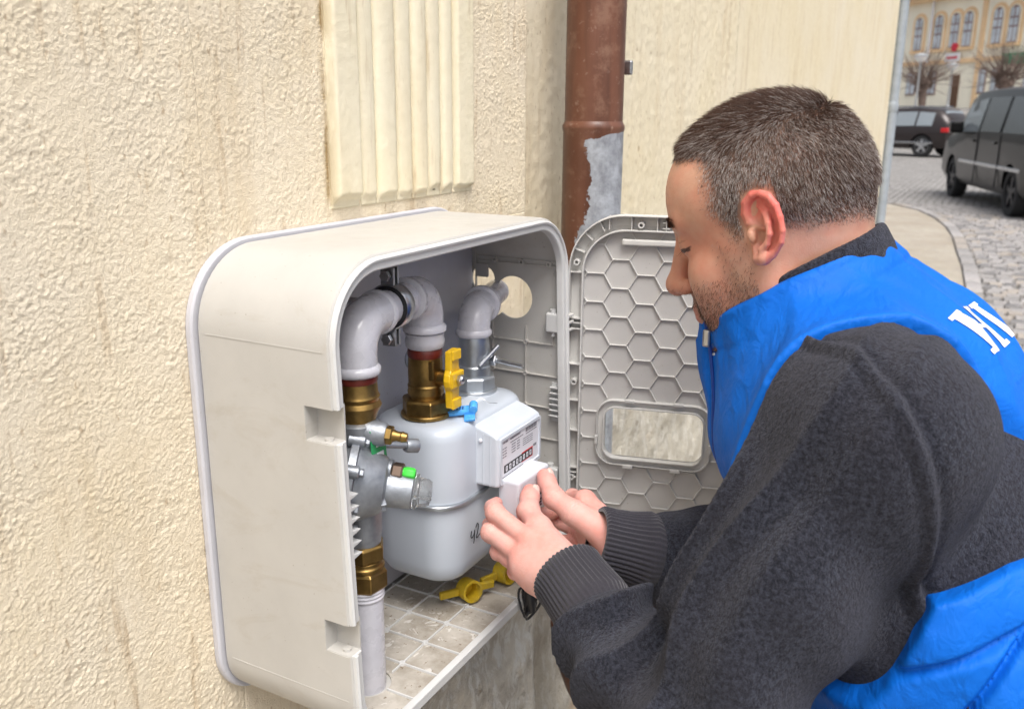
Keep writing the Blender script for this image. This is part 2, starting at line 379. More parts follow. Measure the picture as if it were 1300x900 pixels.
for z0, z1 in NOT:                                     # latch pockets in the two notches
    y1 = -.132 if z0 > 1 else -.142; y0 = yf(z0)+.001; b = MB()
    b.box((.0008, y0, z0-.0022), (.0172, y1+.0015, z0+.0006)); b.box((.0160, y0+.0002, z0+.0006), (.0175, y1+.0015, z1+.0005)); b.box((.0008, y1-.0002, z0+.0006), (.0160, y1+.0016, z1))
    b.box((.0008, y0+.0004, z1-.0004), (.0172, y1+.0015, z1+.0016))
    pk = b.build('latch_pocket', M_shell, cab, 0)
    cut(pk, [cyl_cut((.0085, (y0+y1)/2-.004, z0-.02), (.0085, (y0+y1)/2-.004, z0+.003), .0040, 20)])
# creases where the corner curves begin
b = MB()
for z in (1.1855, .8525): b.box((-.0003, yf(z)+.006, z-.0005), (.001, -.02, z+.0005))
build_split(b, 'mould_line', M_shell, cab, 0)
# inside: back plate, tray floor with ribs, wall ribs
b = MB(); b.prism(rrect(X0+.008, X1-.0045, ZB+.009, ZT-.008, .06, 10, .04), (0, -.0176, 0), (1, 0, 0), (0, 0, 1), (0, -.004, 0)); b.build('back_plate', M_back, cab, 40)
FZ = .803
b = MB(); b.box((.033, -.178, FZ-.0032), (X1-.033, -.0218, FZ)); floor_t = b.build('tray_floor', M_tray, cab, 0)
HX, HY = .088, -.118
cut(floor_t, [cyl_cut((HX, HY, .78), (HX, HY, .82), .025)])
b = MB()
for x in [.0427+.0447*k for k in range(9)]:
    if abs(x-HX) < .02: b.box((x-.0008, -.0218, FZ-.0004), (x+.0008, HY+.026, FZ+.0026)); b.box((x-.0008, -.1775, FZ-.0004), (x+.0008, HY-.026, FZ+.0026))
    else: b.box((x-.0008, -.1775, FZ-.0004), (x+.0008, -.0218, FZ+.0026))
for y in (-.0265, -.0785, -.1312):
    if abs(y-HY) < .025: b.box((HX+.0255, y-.0008, FZ-.0004), (X1-.035, y+.0008, FZ+.00265)); b.box((.035, y-.0008, FZ-.0004), (HX-.0255, y+.0008, FZ+.00265))
    else: b.box((.035, y-.0008, FZ-.0004), (X1-.035, y+.0008, FZ+.00265))
stuff(b.build('tray_ribs', M_rim, floor_t, 0, .0005))
b = MB()
for x in [.0427+.0447*k for k in range(9)]:
    for y in (-.0785, -.1312):
        if (x-HX)**2+(y-HY)**2 > .0009: b.lathe((x, y, FZ), (0, 0, 1), [(0, .0036), (.0029, .0033), (.0029, .0019), (.0012, .0018)], 14)
build_split(b, 'tray_boss', M_rim, floor_t, 40)
b = MB(); b.box((.030, -.1865, FZ-.006), (X1-.030, -.1782, FZ+.0052)); b.build('tray_lip', M_zinc if False else M_rim, cab, 0, .0012)
XR = X1-T
b = MB()
ribs = [((-.03, 1.196), (-.157, 1.196)), ((-.03, 1.190), (-.157, 1.190)), ((-.108, 1.0865), (-.145, 1.0865)), ((-.03, 1.0865), (-.108, 1.0865)), ((-.03, 1.043), (-.160, 1.043)), ((-.03, .999), (-.160, .999)), ((-.03, .955), (-.162, .955)), ((-.03, .911), (-.164, .911)), ((-.03, .867), (-.165, .867)),
        ((-.054, 1.108), (-.054, .815)), ((-.1045, 1.108), (-.1045, .815)), ((-.144, 1.0865), (-.144, 1.106)), ((-.144, 1.110), (-.166, 1.110)), ((-.028, 1.21), (-.028, .815))]
for (ya, za), (yb, zb) in ribs:
    b.box((XR-.003, min(ya, yb)-.0007, min(za, zb)-.0007), (XR+.0005, max(ya, yb)+.0007, max(za, zb)+.0007))
stuff(b.build('side_ribs', M_rib0, cab, 0, .0003))
b = MB()
for y in (-.054, -.1045):
    for z in (1.0865, 1.043, .999, .955, .911): b.lathe((XR+.0005, y, z), (-1, 0, 0), [(0, .0034), (.0042, .0032), (.0042, .0018), (.002, .0017)], 14)
for y in (-.058, -.098, -.138): b.lathe((XR+.0005, y, 1.193), (-1, 0, 0), [(0, .0042), (.006, .0038), (.006, .002), (.002, .0019)], 14)
b.lathe((XR+.0005, -.146, 1.180), (-1, 0, 0), [(0, .0045), (.0014, .0043), (.0014, .0034), (.0004, .0033)], 16)
build_split(b, 'side_boss', M_rib0, cab, 40)
b = MB(); b.box((XR-.004, -.047, 1.168), (XR+.0005, -.029, 1.186)); b.build('moulded_recess', M_inner, cab, 0, .001)
lin = MB(); R_ = [[(x, y, z) for x, z in rrect(X0+T+.0003, X1-T-.0003, ZB+T+.0003, ZT-T-.0003, RT-T, 14, RB-T)] for y in (-.0180, -.0205)]
lin.rings(R_, False); lin.build('inner_skirt', M_inner, cab, 40)
# hinges, vent louvres
for zc in (1.118, .905):
    b = MB(); b.box((XR-.011, -.1585, zc-.013), (XR+.0002, -.137, zc+.013)); hg = b.build('hinge', M_rim, cab, 0, .0028, 3)
    b = MB(); b.cyl((XR-.005, -.146, zc+.0125), (XR-.005, -.146, zc+.0175), .0044); b.cyl((XR-.006, -.147, zc-.018), (XR-.006, -.147, zc-.0125), .0026); build_split(b, 'hinge_pin', M_rim, hg)
b = MB()
for k in range(6):
    z = 1.030-k*.0078; b.box((XR-.0105, -.1585, z), (XR+.0002, -.1445, z+.0016), Matrix.Translation((0, 0, 0)))
b.box((XR-.0018, -.1590, .982), (XR+.0004, -.1440, 1.036)); b.build('louvre_block', M_rim, cab, 0, .0004)
for k in range(6):                                      # the matching louvres behind the left rim
    z = 1.048-k*.0115; b = MB(); b.prism([(.008, -.0045), (.033, 0), (.008, .0045)], (.0, yf(z)+.004, z), (1, 0, 0), (0, 0, 1), (0, .013, 0)); b.build('louvre', M_rim, cab, 0, .0004)
# ---- the door, swung out on the right
door = mesh_obj('door_anchor', [(0, 0, 0)], [], None, None, 0); bpy.data.objects.remove(door)
DA = math.radians(14.0)
DM = Matrix(((math.sin(DA), math.cos(DA), 0, .4785), (-math.cos(DA), math.sin(DA), 0, -.160), (0, 0, 1, 0), (0, 0, 0, 1)))   # door x: away from hinge, door y: away from the camera side
def dbuild(mb, name, mat, par, smooth=40, bevel=0, seg=2):
    mb.v = [tuple(DM @ Vector(p)) for p in mb.v]; return mb.build(name, mat, par, smooth, bevel, seg)
M_door = plastic('grey beige door plastic', (.53, .515, .495), .45, .10)
M_rib = plastic('pale grey ribs', (.61, .60, .575), .42, .08)
DW, DZ0, DZ1 = .362, .80, 1.258
WX0, WX1, WZ0, WZ1 = .052, .181, .9335, 1.0035
def ring_plate(mb, outer, inner, y0, y1):
    n = len(outer); v = [(x, y0, z) for x, z in outer]+[(x, y0, z) for x, z in inner]+[(x, y1, z) for x, z in outer]+[(x, y1, z) for x, z in inner]; f = []
    for k in range(n):
        j = (k+1) % n
        f += [(k, j, n+j, n+k), (2*n+j, 2*n+k, 3*n+k, 3*n+j), (j, k, 2*n+k, 2*n+j), (n+k, n+j, 3*n+j, 3*n+k)]
    mb.add(v, f)
b = MB(); b.prism(rrect(.012, DW-.012, DZ0+.012, DZ1-.014, .058, 12, .045), (0, .012, 0), (1, 0, 0), (0, 0, 1), (0, .003, 0))
dpan = dbuild(b, 'door', M_door, cab, 40)
b = MB(); b.prism(rrect(WX0, WX1, WZ0, WZ1, .015), (0, .0, 0), (1, 0, 0), (0, 0, 1), (0, .03, 0)); cut(dpan, [dbuild(b, 'cutter', None, None, 0)])
b = MB(); ring_plate(b, rrect(.0, DW, DZ0, DZ1, .070, 12, .055), rrect(.0017, DW-.0017, DZ0+.0017, DZ1-.0017, .0684, 12, .0534), -.002, .016)
ring_plate(b, rrect(.0165, DW-.0165, DZ0+.0165, DZ1-.0185, .056, 12, .040), rrect(.0185, DW-.0185, DZ0+.0185, DZ1-.0205, .054, 12, .038), .001, .0125)
ring_plate(b, rrect(.0016, DW-.0016, DZ0+.0016, DZ1-.0016, .0685, 12, .0535), rrect(.017, DW-.017, DZ0+.017, DZ1-.019, .0555, 12, .0395), .0125, .0150)
dbuild(b, 'door_frame', M_rib, dpan, 40, .0004)
# cross ties in the border
b = MB()
for z in (1.183, 1.122, 1.116, 1.108, 1.060, 1.010, .9675, .914, .907, .900, .86): b.box((.0016, .002, z-.0006), (.0167, .0128, z+.0006))
for x in (.050, .078, .110, .142, .174, .206, .26, .30): b.box((x-.0006, .002, DZ1-.0190), (x+.0006, .0128, DZ1-.0016)); b.box((x-.0006, .002, DZ0+.0016), (x+.0006, .0128, DZ0+.0172))
for a in (118, 138, 158):
    c = Vector((.070, 0, DZ1-.070)); e = Vector((math.cos(math.radians(a)), 0, math.sin(math.radians(a)))); b.bar(c+e*.0548+Vector((0, .0075, 0)), c+e*.0690+Vector((0, .0075, 0)), .0012, .0108, (0, 1, 0))
stuff(dbuild(b, 'border_ties', M_rib, dpan, 0))
b = MB()
for x, z in ((.0095, 1.196), (.0095, 1.036), (.0095, .90), (.090, DZ1-.012)): b.lathe((x, .0128, z), (0, -1, 0), [(0, .0044), (.0125, .0040), (.0125, .0022), (.004, .0020)], 16)
x, z = .121, DZ1-.012
b.box((x-.0005, .002, z-.007), (x+.0005, .0128, z+.007)); b.box((x-.0045, .002, z+.0030), (x+.0045, .0128, z+.0042)); b.box((x-.0045, .002, z-.0042), (x+.0045, .0128, z-.0030)); b.v = [tuple(DM @ Vector(p)) for p in b.v]; build_split(b, 'screw_boss', M_rib, dpan, 40)
# honeycomb ribs: flat-topped hexagons
s = .0216; hh = s*math.sqrt(3); segs = set(); ox, oz = .0655, 1.1815
def inside(x, z): return .0187 < x < DW-.0187 and DZ0+.019 < z < DZ1-.0207 and not (WX0-.011 < x < WX1+.011 and WZ0-.0105 < z < WZ1+.0105) and not (x < .072 and z > DZ1-.0745 and (x-.0725)**2+(z-DZ1+.0745)**2 > .054**2)
for i in range(-3, 16):
    for j in range(-8, 14):
        cx, cz = ox+i*1.5*s, oz+(j+.5*(i % 2))*hh
        for k in range(6):
            p, q = [(round(cx+s*math.cos(math.radians(60*m)), 5), round(cz+s*math.sin(math.radians(60*m)), 5)) for m in (k, k+1)]
            segs.add((min(p, q), max(p, q)))
b = MB()
for (xa, za), (xb, zb) in segs:
    N = 12; run = None
    for t in range(N+1):
        x, z = xa+(xb-xa)*t/N, za+(zb-za)*t/N; ok = inside(x, z)
        if ok and run is None: run = t
        if (not ok or t == N) and run is not None:
            e = t if ok else t-1
            if e > run: b.bar((xa+(xb-xa)*run/N, .0106, za+(zb-za)*run/N), (xa+(xb-xa)*e/N, .0106, za+(zb-za)*e/N), .0010, .0032, (0, 1, 0))
            run = None
stuff(dbuild(b, 'honeycomb_ribs', M_rib, dpan, 0, .0002, 1))
b = MB(); b.box((.066, .0035, 1.2195), (.150, .0128, 1.2275)); dbuild(b, 'door_stiffener', M_rib, dpan, 0, .0022, 3)
b = MB(); ring_plate(b, rrect(WX0-.011, WX1+.011, WZ0-.0105, WZ1+.0105, .023), rrect(WX0-.0095, WX1+.0095, WZ0-.009, WZ1+.009, .022), .004, .0128)
ring_plate(b, rrect(WX0-.002, WX1+.002, WZ0-.002, WZ1+.002, .017), rrect(WX0, WX1, WZ0, WZ1, .015), .0022, .0145)
ring_plate(b, rrect(WX0-.0096, WX1+.0096, WZ0-.0091, WZ1+.0091, .022), rrect(WX0-.0018, WX1+.0018, WZ0-.0018, WZ1+.0018, .0168), .0085, .0105)
wf = dbuild(b, 'window_frame', M_rib, dpan, 40, .0004)
b = MB()
for x in (.085, .148): b.box((x-.0065, .0015, WZ1+.0085), (x+.0065, .0085, WZ1+.0125)); b.box((x-.0065, .0015, WZ0-.0135), (x+.0065, .0085, WZ0-.0085))
for z in (.957,): b.box((WX0-.0125, .0015, z-.006), (WX0-.0085, .0085, z+.006)); b.box((WX1+.0085, .0015, z-.006), (WX1+.0125, .0085, z+.006))
b.v = [tuple(DM @ Vector(p)) for p in b.v]; build_split(b, 'window_clip', M_rib, dpan, 0, .0008)
m = NT('clear window', .12); m.set('Transmission Weight', 1.0); m.set('IOR', 1.2); m.set('Base Color', (.95, .96, .94)); m.set('Roughness', .04); M_pane = m.m
b = MB(); b.prism(rrect(WX0-.003, WX1+.003, WZ0-.003, WZ1+.003, .016), (0, .0152, 0), (1, 0, 0), (0, 0, 1), (0, .0015, 0)); dbuild(b, 'window_pane', M_pane, dpan, 40)
# hinge arms between door and cabinet
for zc in (1.118, .905):
    b = MB()
    for dz in (-.010, 0, .009): b.box((XR-.002, -.1665, zc+dz-.0016), (X1+.012, -.156, zc+dz+.0016))
    b.build('hinge_arm', M_rib, cab, 0, .0006)
# ---------------------------------------------------------------- pipes, regulator, valve, meter
M_white = plain('white pipe paint', (.57, .565, .61), .28, 0, .10, 25, .25, 60, .003, dirt=((.40, .37, .36), 20, .62, .5), coat=.3)
M_brass = plain('aged brass', (.29, .185, .062), .42, 1.0, .35, 55, .15, 260, .0006, dirt=((.16, .09, .03), 40, .55, .8))
M_redseal = plain('red thread sealant', (.13, .018, .010), .4, 0, .3, 120)
M_cast = plain('die cast aluminium', (.31, .33, .36), .46, .7, .22, 60, .35, 160, .0012, dirt=((.25, .26, .29), 50, .6, .6))
M_galv = plain('galvanised fitting', (.50, .53, .56), .38, .85, .2, 35, .2, 90, .001)
M_meter = plain('pale blue grey meter enamel', (.50, .545, .605), .34, 0, .04, 12, .08, 40, .001, coat=.15, rvar=.06)
M_index = plain('pale grey index plastic', (.57, .61, .665), .38, 0, .04, 30, .04, 400)
M_module = plain('white module plastic', (.62, .64, .69), .35, 0, .03, 40)
M_yellow = plain('yellow handle', (.75, .46, .015), .38, 0, .12, 60, .1, 200, dirt=((.32, .18, .02), 50, .6, .7))
M_yplas = plain('dusty yellow plastic', (.62, .43, .02), .5, 0, .2, 45, .1, 200, dirt=((.35, .27, .08), 30, .52, .7))
M_green = plain('bright green cap', (.06, .62, .06), .3, 0, .08, 60)
M_greenl = plain('green label', (.02, .30, .10), .4)
M_blue = plain('translucent blue seal', (.09, .40, .86), .25, 0, .15, 90)
M_black = plain('black rubber cable', (.012, .012, .014), .4)
M_ink = plain('black marker ink', (.01, .01, .012), .5)
M_print = plain('white printed card', (.74, .74, .78), .4, 0, .03)
M_grey_ink = plain('grey print', (.20, .20, .22), .5)
M_red = plain('red counter frame', (.55, .03, .04), .4)
m = NT('clear plastic cap', .08); m.set('Transmission Weight', .92); m.set('IOR', 1.45); m.set('Base Color', (.93, .95, .96)); M_clear = m.m
RX, RY = .088, -.120
VX, OX, MY = .249, .356, -.090
# riser through the tray
ris = empty('riser_pipe', (RX, RY, .5), 'white painted gas riser coming up through the cabinet tray', 'pipe')
b = MB(); b.cyl((RX, RY, .35), (RX, RY, .918), .0182, n=28); b.build('pipe', M_white, ris)
b = MB(); b.lathe((RX, RY, .905), (0, 0, 1), [(0, .0190), (.002, .0198), (.004, .0190), (.006, .0198), (.008, .0190), (.010, .0198), (.0135, .0180)], 28); b.build('pipe_thread', M_white, ris)
b = MB(); b.hexnut((RX, RY, .916), (0, 0, 1), .022, .0235, 6, .1, .4); b.lathe((RX, RY, .938), (0, 0, 1), [(0, .0205), (.004, .0210), (.006, .0188), (.010, .0188)], 26); b.hexnut((RX, RY, .948), (0, 0, 1), .018, .0225, 6, .1, .1); b.build('brass_union', M_brass, ris, 30, .0008)
# painted bend from regulator to valve, with its fittings
inl = empty('inlet_pipe', (RX, RY, 1.105), 'thick white painted pipe bend from the regulator to the yellow handled valve', 'pipe')
ZP = 1.190; d = Vector((VX-RX, MY-RY, 0)); L = d.length; d.normalize(); up = Vector((0, 0, 1)); rb = .030
pA = Vector((RX, RY, ZP)); pB = Vector((VX, MY, ZP))
path = [Vector((RX, RY, 1.142)), Vector((RX, RY, ZP-rb))]+[pA-up*rb+d*rb+(-d)*rb*math.cos(t)+up*rb*math.sin(t) for t in [PI/2*k/8 for k in range(1, 9)]]
path += [pB-up*rb-d*rb+up*rb*math.cos(t)+d*rb*math.sin(t) for t in [PI/2*k/8 for k in range(0, 9)]]+[Vector((VX, MY, 1.137))]
b = MB(); b.tube(path, .0182, 28); b.build('pipe', M_white, inl)
elb = path[0:11]; b = MB(); b.tube([path[0]+up*.004]+path[1:10]+[pA+d*.048], .0205, 28); b.build('elbow', M_white, inl, 50)
b = MB(); b.tube([pB-d*.047]+path[10:19]+[Vector((VX, MY, 1.146))], .0212, 28); b.build('elbow', M_white, inl, 50)
b = MB(); b.lathe((RX, RY, 1.140), (0, 0, 1), [(0, .0215), (.002, .0235), (.007, .0235), (.010, .0205)], 28)
b.lathe(pA+d*.044, d, [(0, .0205), (.002, .0225), (.006, .0225), (.008, .0185)], 28); b.lathe(pB-d*.050, d, [(0, .0185), (.002, .0232), (.008, .0232), (.010, .0210)], 28)
b.lathe((VX, MY, 1.144), (0, 0, 1), [(0, .0200), (.002, .0245), (.007, .0245), (.010, .0212)], 28); build_split(b, 'elbow_bead', M_white, inl, 50)
b = MB(); b.lathe((VX, MY, 1.126), (0, 0, 1), [(-.001, .0180), (.002, .0215), (.009, .0225), (.013, .0212), (.017, .0222), (.019, .019)], 28); b.build('paint_collar', M_white, inl, 50)
b = MB(); b.lathe((VX, MY, 1.117), (0, 0, 1), [(-.001, .0192), (.001, .0199), (.004, .0199), (.009, .0194), (.012, .0165)], 24); b.lathe((RX, RY, 1.134), (0, 0, 1), [(-.001, .0194), (.001, .0203), (.004, .0203), (.008, .0198)], 24); build_split(b, 'thread_sealant', M_redseal, inl)
b = MB(); b.lathe((RX, RY, 1.093), (0, 0, 1), [(0, .0165), (.004, .0178), (.010, .0195), (.014, .0218), (.017, .0232), (.020, .0218), (.022, .0206), (.026, .0218), (.029, .0200), (.042, .0192)], 28); b.build('brass_union', M_brass, inl, 30, .0004)
cl = empty('pipe_clamp', (.166, -.0225, 1.19), 'zinc plated clamp holding the white inlet bend to the back plate', 'clamp')
c0 = pA+d*.080
b = MB(); b.lathe(c0-d*.009, d, [(0, .0225), (.0018, .0238), (.016, .0238), (.018, .0225)], 30); b.build('clamp_band', M_zinc, cl)
b = MB(); b.lathe(c0-d*.0105, d, [(0, .0190), (.001, .0222), (.020, .0222), (.021, .0190)], 30); b.build('rubber_liner', M_black, cl)
for sgn in (1, -1):
    b = MB(); q = c0+up*sgn*.0225
    b.bar(q+d*-.006, q+d*-.006+up*sgn*.018, .003, .015, d.cross(up)); b.bar(q+d*.004, q+d*.004+up*sgn*.018, .003, .015, d.cross(up)); lug = b.build('clamp_lug', M_zinc, cl, 0, .0008)
    b = MB(); q2 = q+up*sgn*.010; b.cyl(q2-d*.012, q2+d*.010, .0024, n=10); b.hexnut(q2-d*.0145, d, .005, .0058); b.build('clamp_screw', M_zinc, lug, 30)
b = MB(); b.cyl(c0+Vector((0, .0235, 0)), (c0.x, -.0216, c0.z), .004, n=12); b.build('clamp_rod', M_zinc, cl)
# valve
val = empty('ball_valve', (VX, MY, 1.046), 'brass ball valve with yellow butterfly handle on the meter inlet', 'valve')
b = MB(); b.hexnut((VX, MY, 1.0495), (0, 0, 1), .019, .0285, 6, .07, .25); b.lathe((VX, MY, 1.0462), (0, 0, 1), [(0, .0275), (.0015, .029), (.0045, .029), (.006, .027)], 30); b.build('union_nut', M_brass, val, 30, .001)
b = MB(); b.lathe((VX, MY, 1.066), (0, 0, 1), [(0, .0188), (.006, .0188), (.0065, .0205), (.010, .0208), (.013, .0200), (.017, .0205), (.019, .0195), (.030, .0198), (.042, .0195), (.053, .0190), (.054, .0175)], 26); b.build('valve_body', M_brass, val, 25, .0004)
b = MB(); b.box((VX-.014, MY-.0203, 1.092), (VX+.002, MY-.012, 1.115)); b.build('cast_boss', M_brass, val, 0, .002)
b = MB(); b.cyl((VX, MY-.012, 1.094), (VX, MY-.030, 1.094), .0095, .0080); b.build('valve_stem', M_brass, val)
b = MB(); poly = [(-.0105, -.033), (.0105, -.033), (.0115, -.016)]+[(.0165*math.cos(a*PI/8), .0165*math.sin(a*PI/8)) for a in range(-2, 3)]+[(.0115, .016), (.0105, .033), (-.0105, .033), (-.0115, .016)]+[(-.0165*math.cos(a*PI/8), -.0165*math.sin(a*PI/8)) for a in range(-2, 3)]+[(-.0115, -.016)]
b.prism(poly, (VX+.002, MY-.0295, 1.094), (.985, .17, 0), (0, 0, 1), (.0015, -.0085, 0)); hd = b.build('handle', M_yellow, val, 0, .0018)
b = MB()
for sz in (-1, 1): b.box((VX-.007, MY-.0415, 1.094+sz*.028-.006), (VX+.011, MY-.0375, 1.094+sz*.028+.006))
b.box((VX-.011, MY-.0425, 1.085), (VX+.015, MY-.0375, 1.103)); build_split(b, 'handle_grip', M_yellow, hd, 0, .0016)
b = MB(); b.hexnut((VX+.003, MY-.0425, 1.094), (0, -1, 0), .005, .0062); b.sphere((VX+.003, MY-.0475, 1.094), .0042, 12, 6, (1, .6, 1)); b.build('handle_nut', M_zinc, hd, 30)
b = MB(); b.cyl((.318, -.022, 1.088), (.318, -.040, 1.088), .0035, n=12); b.hexnut((.318, -.025, 1.088), (0, -1, 0), .006, .008); b.lathe((.318, -.0216, 1.088), (0, -1, 0), [(0, .0125), (.002, .0125), (.0025, .011)], 24)
tag(b.build('anchor_bolt', M_zinc, None, 30), 'zinc anchor bolt with washer on the white back plate', 'bolt')
# outlet
out = empty('outlet_pipe', (OX, MY, 1.046), 'galvanised fitting and white elbow leaving through the cabinet side', 'pipe')
b = MB(); b.lathe((OX, MY, 1.0455), (0, 0, 1), [(0, .0270), (.002, .0290), (.005, .0290), (.006, .0265)], 30); b.hexnut((OX, MY, 1.050), (0, 0, 1), .018, .0272, 8, .06, .2); b.build('union_nut', M_galv, out, 30, .001)
b = MB(); b.lathe((OX, MY, 1.067), (0, 0, 1), [(0, .0205), (.012, .0205), (.014, .0190), (.020, .0190), (.030, .0200), (.044, .0188), (.052, .0172), (.054, .0165)], 26); b.build('galvanised_socket', M_galv, out, 30)
q = Vector((.10, .030, .0)).normalized(); zt = 1.147; r3 = .026; pc = Vector((OX, MY, zt))
pth = [Vector((OX, MY, 1.118)), Vector((OX, MY, zt-r3))]+[pc-up*r3+q*r3-q*r3*math.cos(t)+up*r3*math.sin(t) for t in [PI/2*k/8 for k in range(1, 9)]]
b = MB(); b.tube(pth+[pc+q*.040], .0200, 26); b.lathe((OX, MY, 1.117), (0, 0, 1), [(0, .0205), (.002, .0225), (.006, .0225), (.009, .0200)], 26); b.build('elbow', M_white, out, 45)
b = MB(); b.lathe(pc+q*.037, q, [(0, .0200), (.002, .0238), (.010, .0238), (.013, .0190)], 26); b.tube([pc+q*.05, pc+q*.13], .0165, 22); b.build('pipe', M_white, out, 45)
b = MB(); b.hexnut((OX+.012, MY-.018, 1.086), (0, -1, 0), .008, .0075); b.cyl((OX+.012, MY-.018, 1.086), (OX+.012, MY-.062, 1.083), .0032, n=10); b.cyl((OX-.020, MY-.0195, 1.084), (OX+.018, MY-.024, 1.102), .0028, n=10); b.build('test_screw', M_zinc, out, 30)
# meter
met = empty('gas_meter', (.302, MY, .848), 'pale blue grey domestic gas meter hanging in the cabinet', 'gas meter')
mx0, mx1, my0, my1 = .2055, .3985, -.148, -.030
def mrings(sec): return [[(x, y, z) for x, y in rrect(mx0+o, mx1-o, my0+o*.75, my1-o*.75, max(.006, .037-o*.45), 12)] for z, o in sec]
b = MB(); b.rings(mrings([(.957, .0008), (.975, .0), (1.028, .0005), (1.0355, .0018), (1.0402, .0042), (1.0434, .0080), (1.0451, .0135), (1.0458, .0210), (1.0460, .045)])); b.build('upper_body', M_meter, met, 60)
b = MB(); b.rings(mrings([(.952, .001), (.93, .0012), (.880, .0025), (.868, .0048), (.8595, .0098), (.8540, .0170), (.8510, .0260), (.8495, .0400)])); b.build('lower_body', M_meter, met, 60)
b = MB(); b.rings(mrings([(.9515, .001), (.9515, -.0030), (.9525, -.0038), (.9558, -.0038), (.9568, -.0030), (.9568, .001)])); b.build('seam_band', M_galv, met, 40)
IX0, IX1, IY, IZ0, IZ1 = .264, .370, -.176, .9665, 1.0275
b = MB(); b.prism([(-.176, IZ0), (-.176, IZ1), (-.168, IZ1+.004), (-.128, IZ1+.017), (-.100, 1.049), (-.088, 1.044), (-.088, 1.03), (-.140, 1.02), (-.140, IZ0)], (IX0, 0, 0), (0, 1, 0), (0, 0, 1), (IX1-IX0, 0, 0)); idx = b.build('index_housing', M_index, met, 0, .0035, 3)
b = MB()
for y in (-.1475, -.157, -.166): b.box((IX0-.0008, y-.0006, IZ0+.002), (IX1+.0008, y+.0006, IZ1+.002))
build_split(b, 'housing_rib', M_index, idx, 0)
b = MB(); b.sphere((IX0-.0005, -.1535, IZ1-.006), .0026, 12, 8); b.build('housing_stud', M_module, idx)
FY = IY-.0006
b = MB(); ring = MB(); ring_plate(ring, [(x, z) for x, z in rrect(IX0+.003, IX1-.003, IZ0+.003, IZ1-.002, .002, 3)], [(x, z) for x, z in rrect(IX0+.0065, IX1-.0065, IZ0+.0075, IZ1-.0055, .0015, 3)], IY-.0022, IY+.001); ring.build('index_bezel', M_index, idx, 30)
b = MB(); b.box((IX0+.0064, FY, IZ0+.0074), (IX1-.0064, FY+.001, IZ1-.0054)); b.build('index_plate', M_print, idx, 0)
b = MB(); cx0, cz0 = IX0+.013, IZ0+.0145
b.box((cx0, FY-.0004, cz0), (cx0+.070, FY, cz0+.0095)); b.build('counter_window', M_ink, idx, 0)
b = MB(); b.box((cx0+.043, FY-.0003, cz0-.0012), (cx0+.0712, FY+.0003, cz0+.0108)); b.build('counter_red_frame', M_red, idx, 0)
b = MB()
for k in range(8):
    x = cx0+.0035+k*.0085
    b.box((x, FY-.0007, cz0+.0018), (x+.0012, FY-.0003, cz0+.0078)); b.box((x+.0032, FY-.0007, cz0+.0018), (x+.0042, FY-.0003, cz0+.0078)); b.box((x+.0012, FY-.0007, cz0+.0068), (x+.0032, FY-.0003, cz0+.0078)); b.box((x+.0012, FY-.0007, cz0+.0018), (x+.0032, FY-.0003, cz0+.0028))
stuff(b.build('counter_digits', M_print, idx, 0))
b = MB(); rr = random.Random(3)
def dash(x0, x1, z, h=.0011):
    x = x0
    while x < x1:
        w = rr.uniform(.0012, .005); b.box((x, FY-.0003, z), (min(x+w, x1), FY+.0002, z+h)); x += w+rr.uniform(.0006, .0014)
dash(IX0+.009, IX0+.022, IZ1-.0098, .0020); dash(IX0+.028, IX0+.052, IZ1-.0098, .0020); dash(IX0+.028, IX0+.060, IZ1-.0138)
for k in range(4): dash(IX0+.009, IX0+.019, IZ1-.0165-k*.0034); dash(IX0+.031, IX0+.041, IZ1-.0175-k*.0032); dash(IX0+.044, IX0+.051, IZ1-.0175-k*.0032)
for k in range(4): dash(IX0+.059, IX0+.084, IZ1-.0195-k*.0026, .0008)
dash(IX0+.009, IX0+.060, IZ0+.0098, .0009); dash(IX0+.086, IX0+.094, IZ0+.024, .003)
stuff(b.build('plate_print', M_grey_ink, idx, 0))
b = MB()
for k in range(22): b.box((IX0+.066+k*.0013, FY-.0003, IZ1-.0125), (IX0+.066+k*.0013+rr.choice((.0004, .0007)), FY+.0002, IZ1-.0075))
b.box((IX0+.066, FY-.0003, IZ1-.0150), (IX0+.094, FY+.0002, IZ1-.0140)); stuff(b.build('barcode', M_grey_ink, idx, 0))
# marker writing on the lower half
def on_front(x, z): x -= .013; z -= .005; return (x, -.1482+max(0, (.90-z))*.02, z)
hand = [[(.2645, .9185), (.2630, .9120), (.2650, .9095), (.2690, .9115), (.2706, .9140)], [(.2712, .9170), (.2705, .9060), (.2690, .9010)], [(.2740, .9190), (.2775, .9230), (.2800, .9190), (.2775, .9110), (.2750, .9060), (.2780, .9052), (.2830, .9075)], [(.2885, .9150), (.2920, .9170), (.2905, .9100)]]
b = MB()
for st in hand:
    P = []
    for i in range(len(st)-1):
        p0, p1, p2, p3 = [Vector((*st[max(0, min(len(st)-1, k))], 0)) for k in (i-1, i, i+1, i+2)]
        for t in (0, .25, .5, .75): P.append(.5*((2*p1)+(p2-p0)*t+(2*p0-5*p1+4*p2-p3)*t*t+(3*p1-p0-3*p2+p3)*t**3))
    P.append(Vector((*st[-1], 0))); b.tube([on_front(p.x, p.y) for p in P], .0006, 6)
stuff(b.build('marker_number', M_ink, met, 60))
b = MB(); b.lathe((.372, -.120, .850), (0, 0, -1), [(0, .005), (.014, .004), (.016, .002)], 14); b.build('drain_stud', M_meter, met)
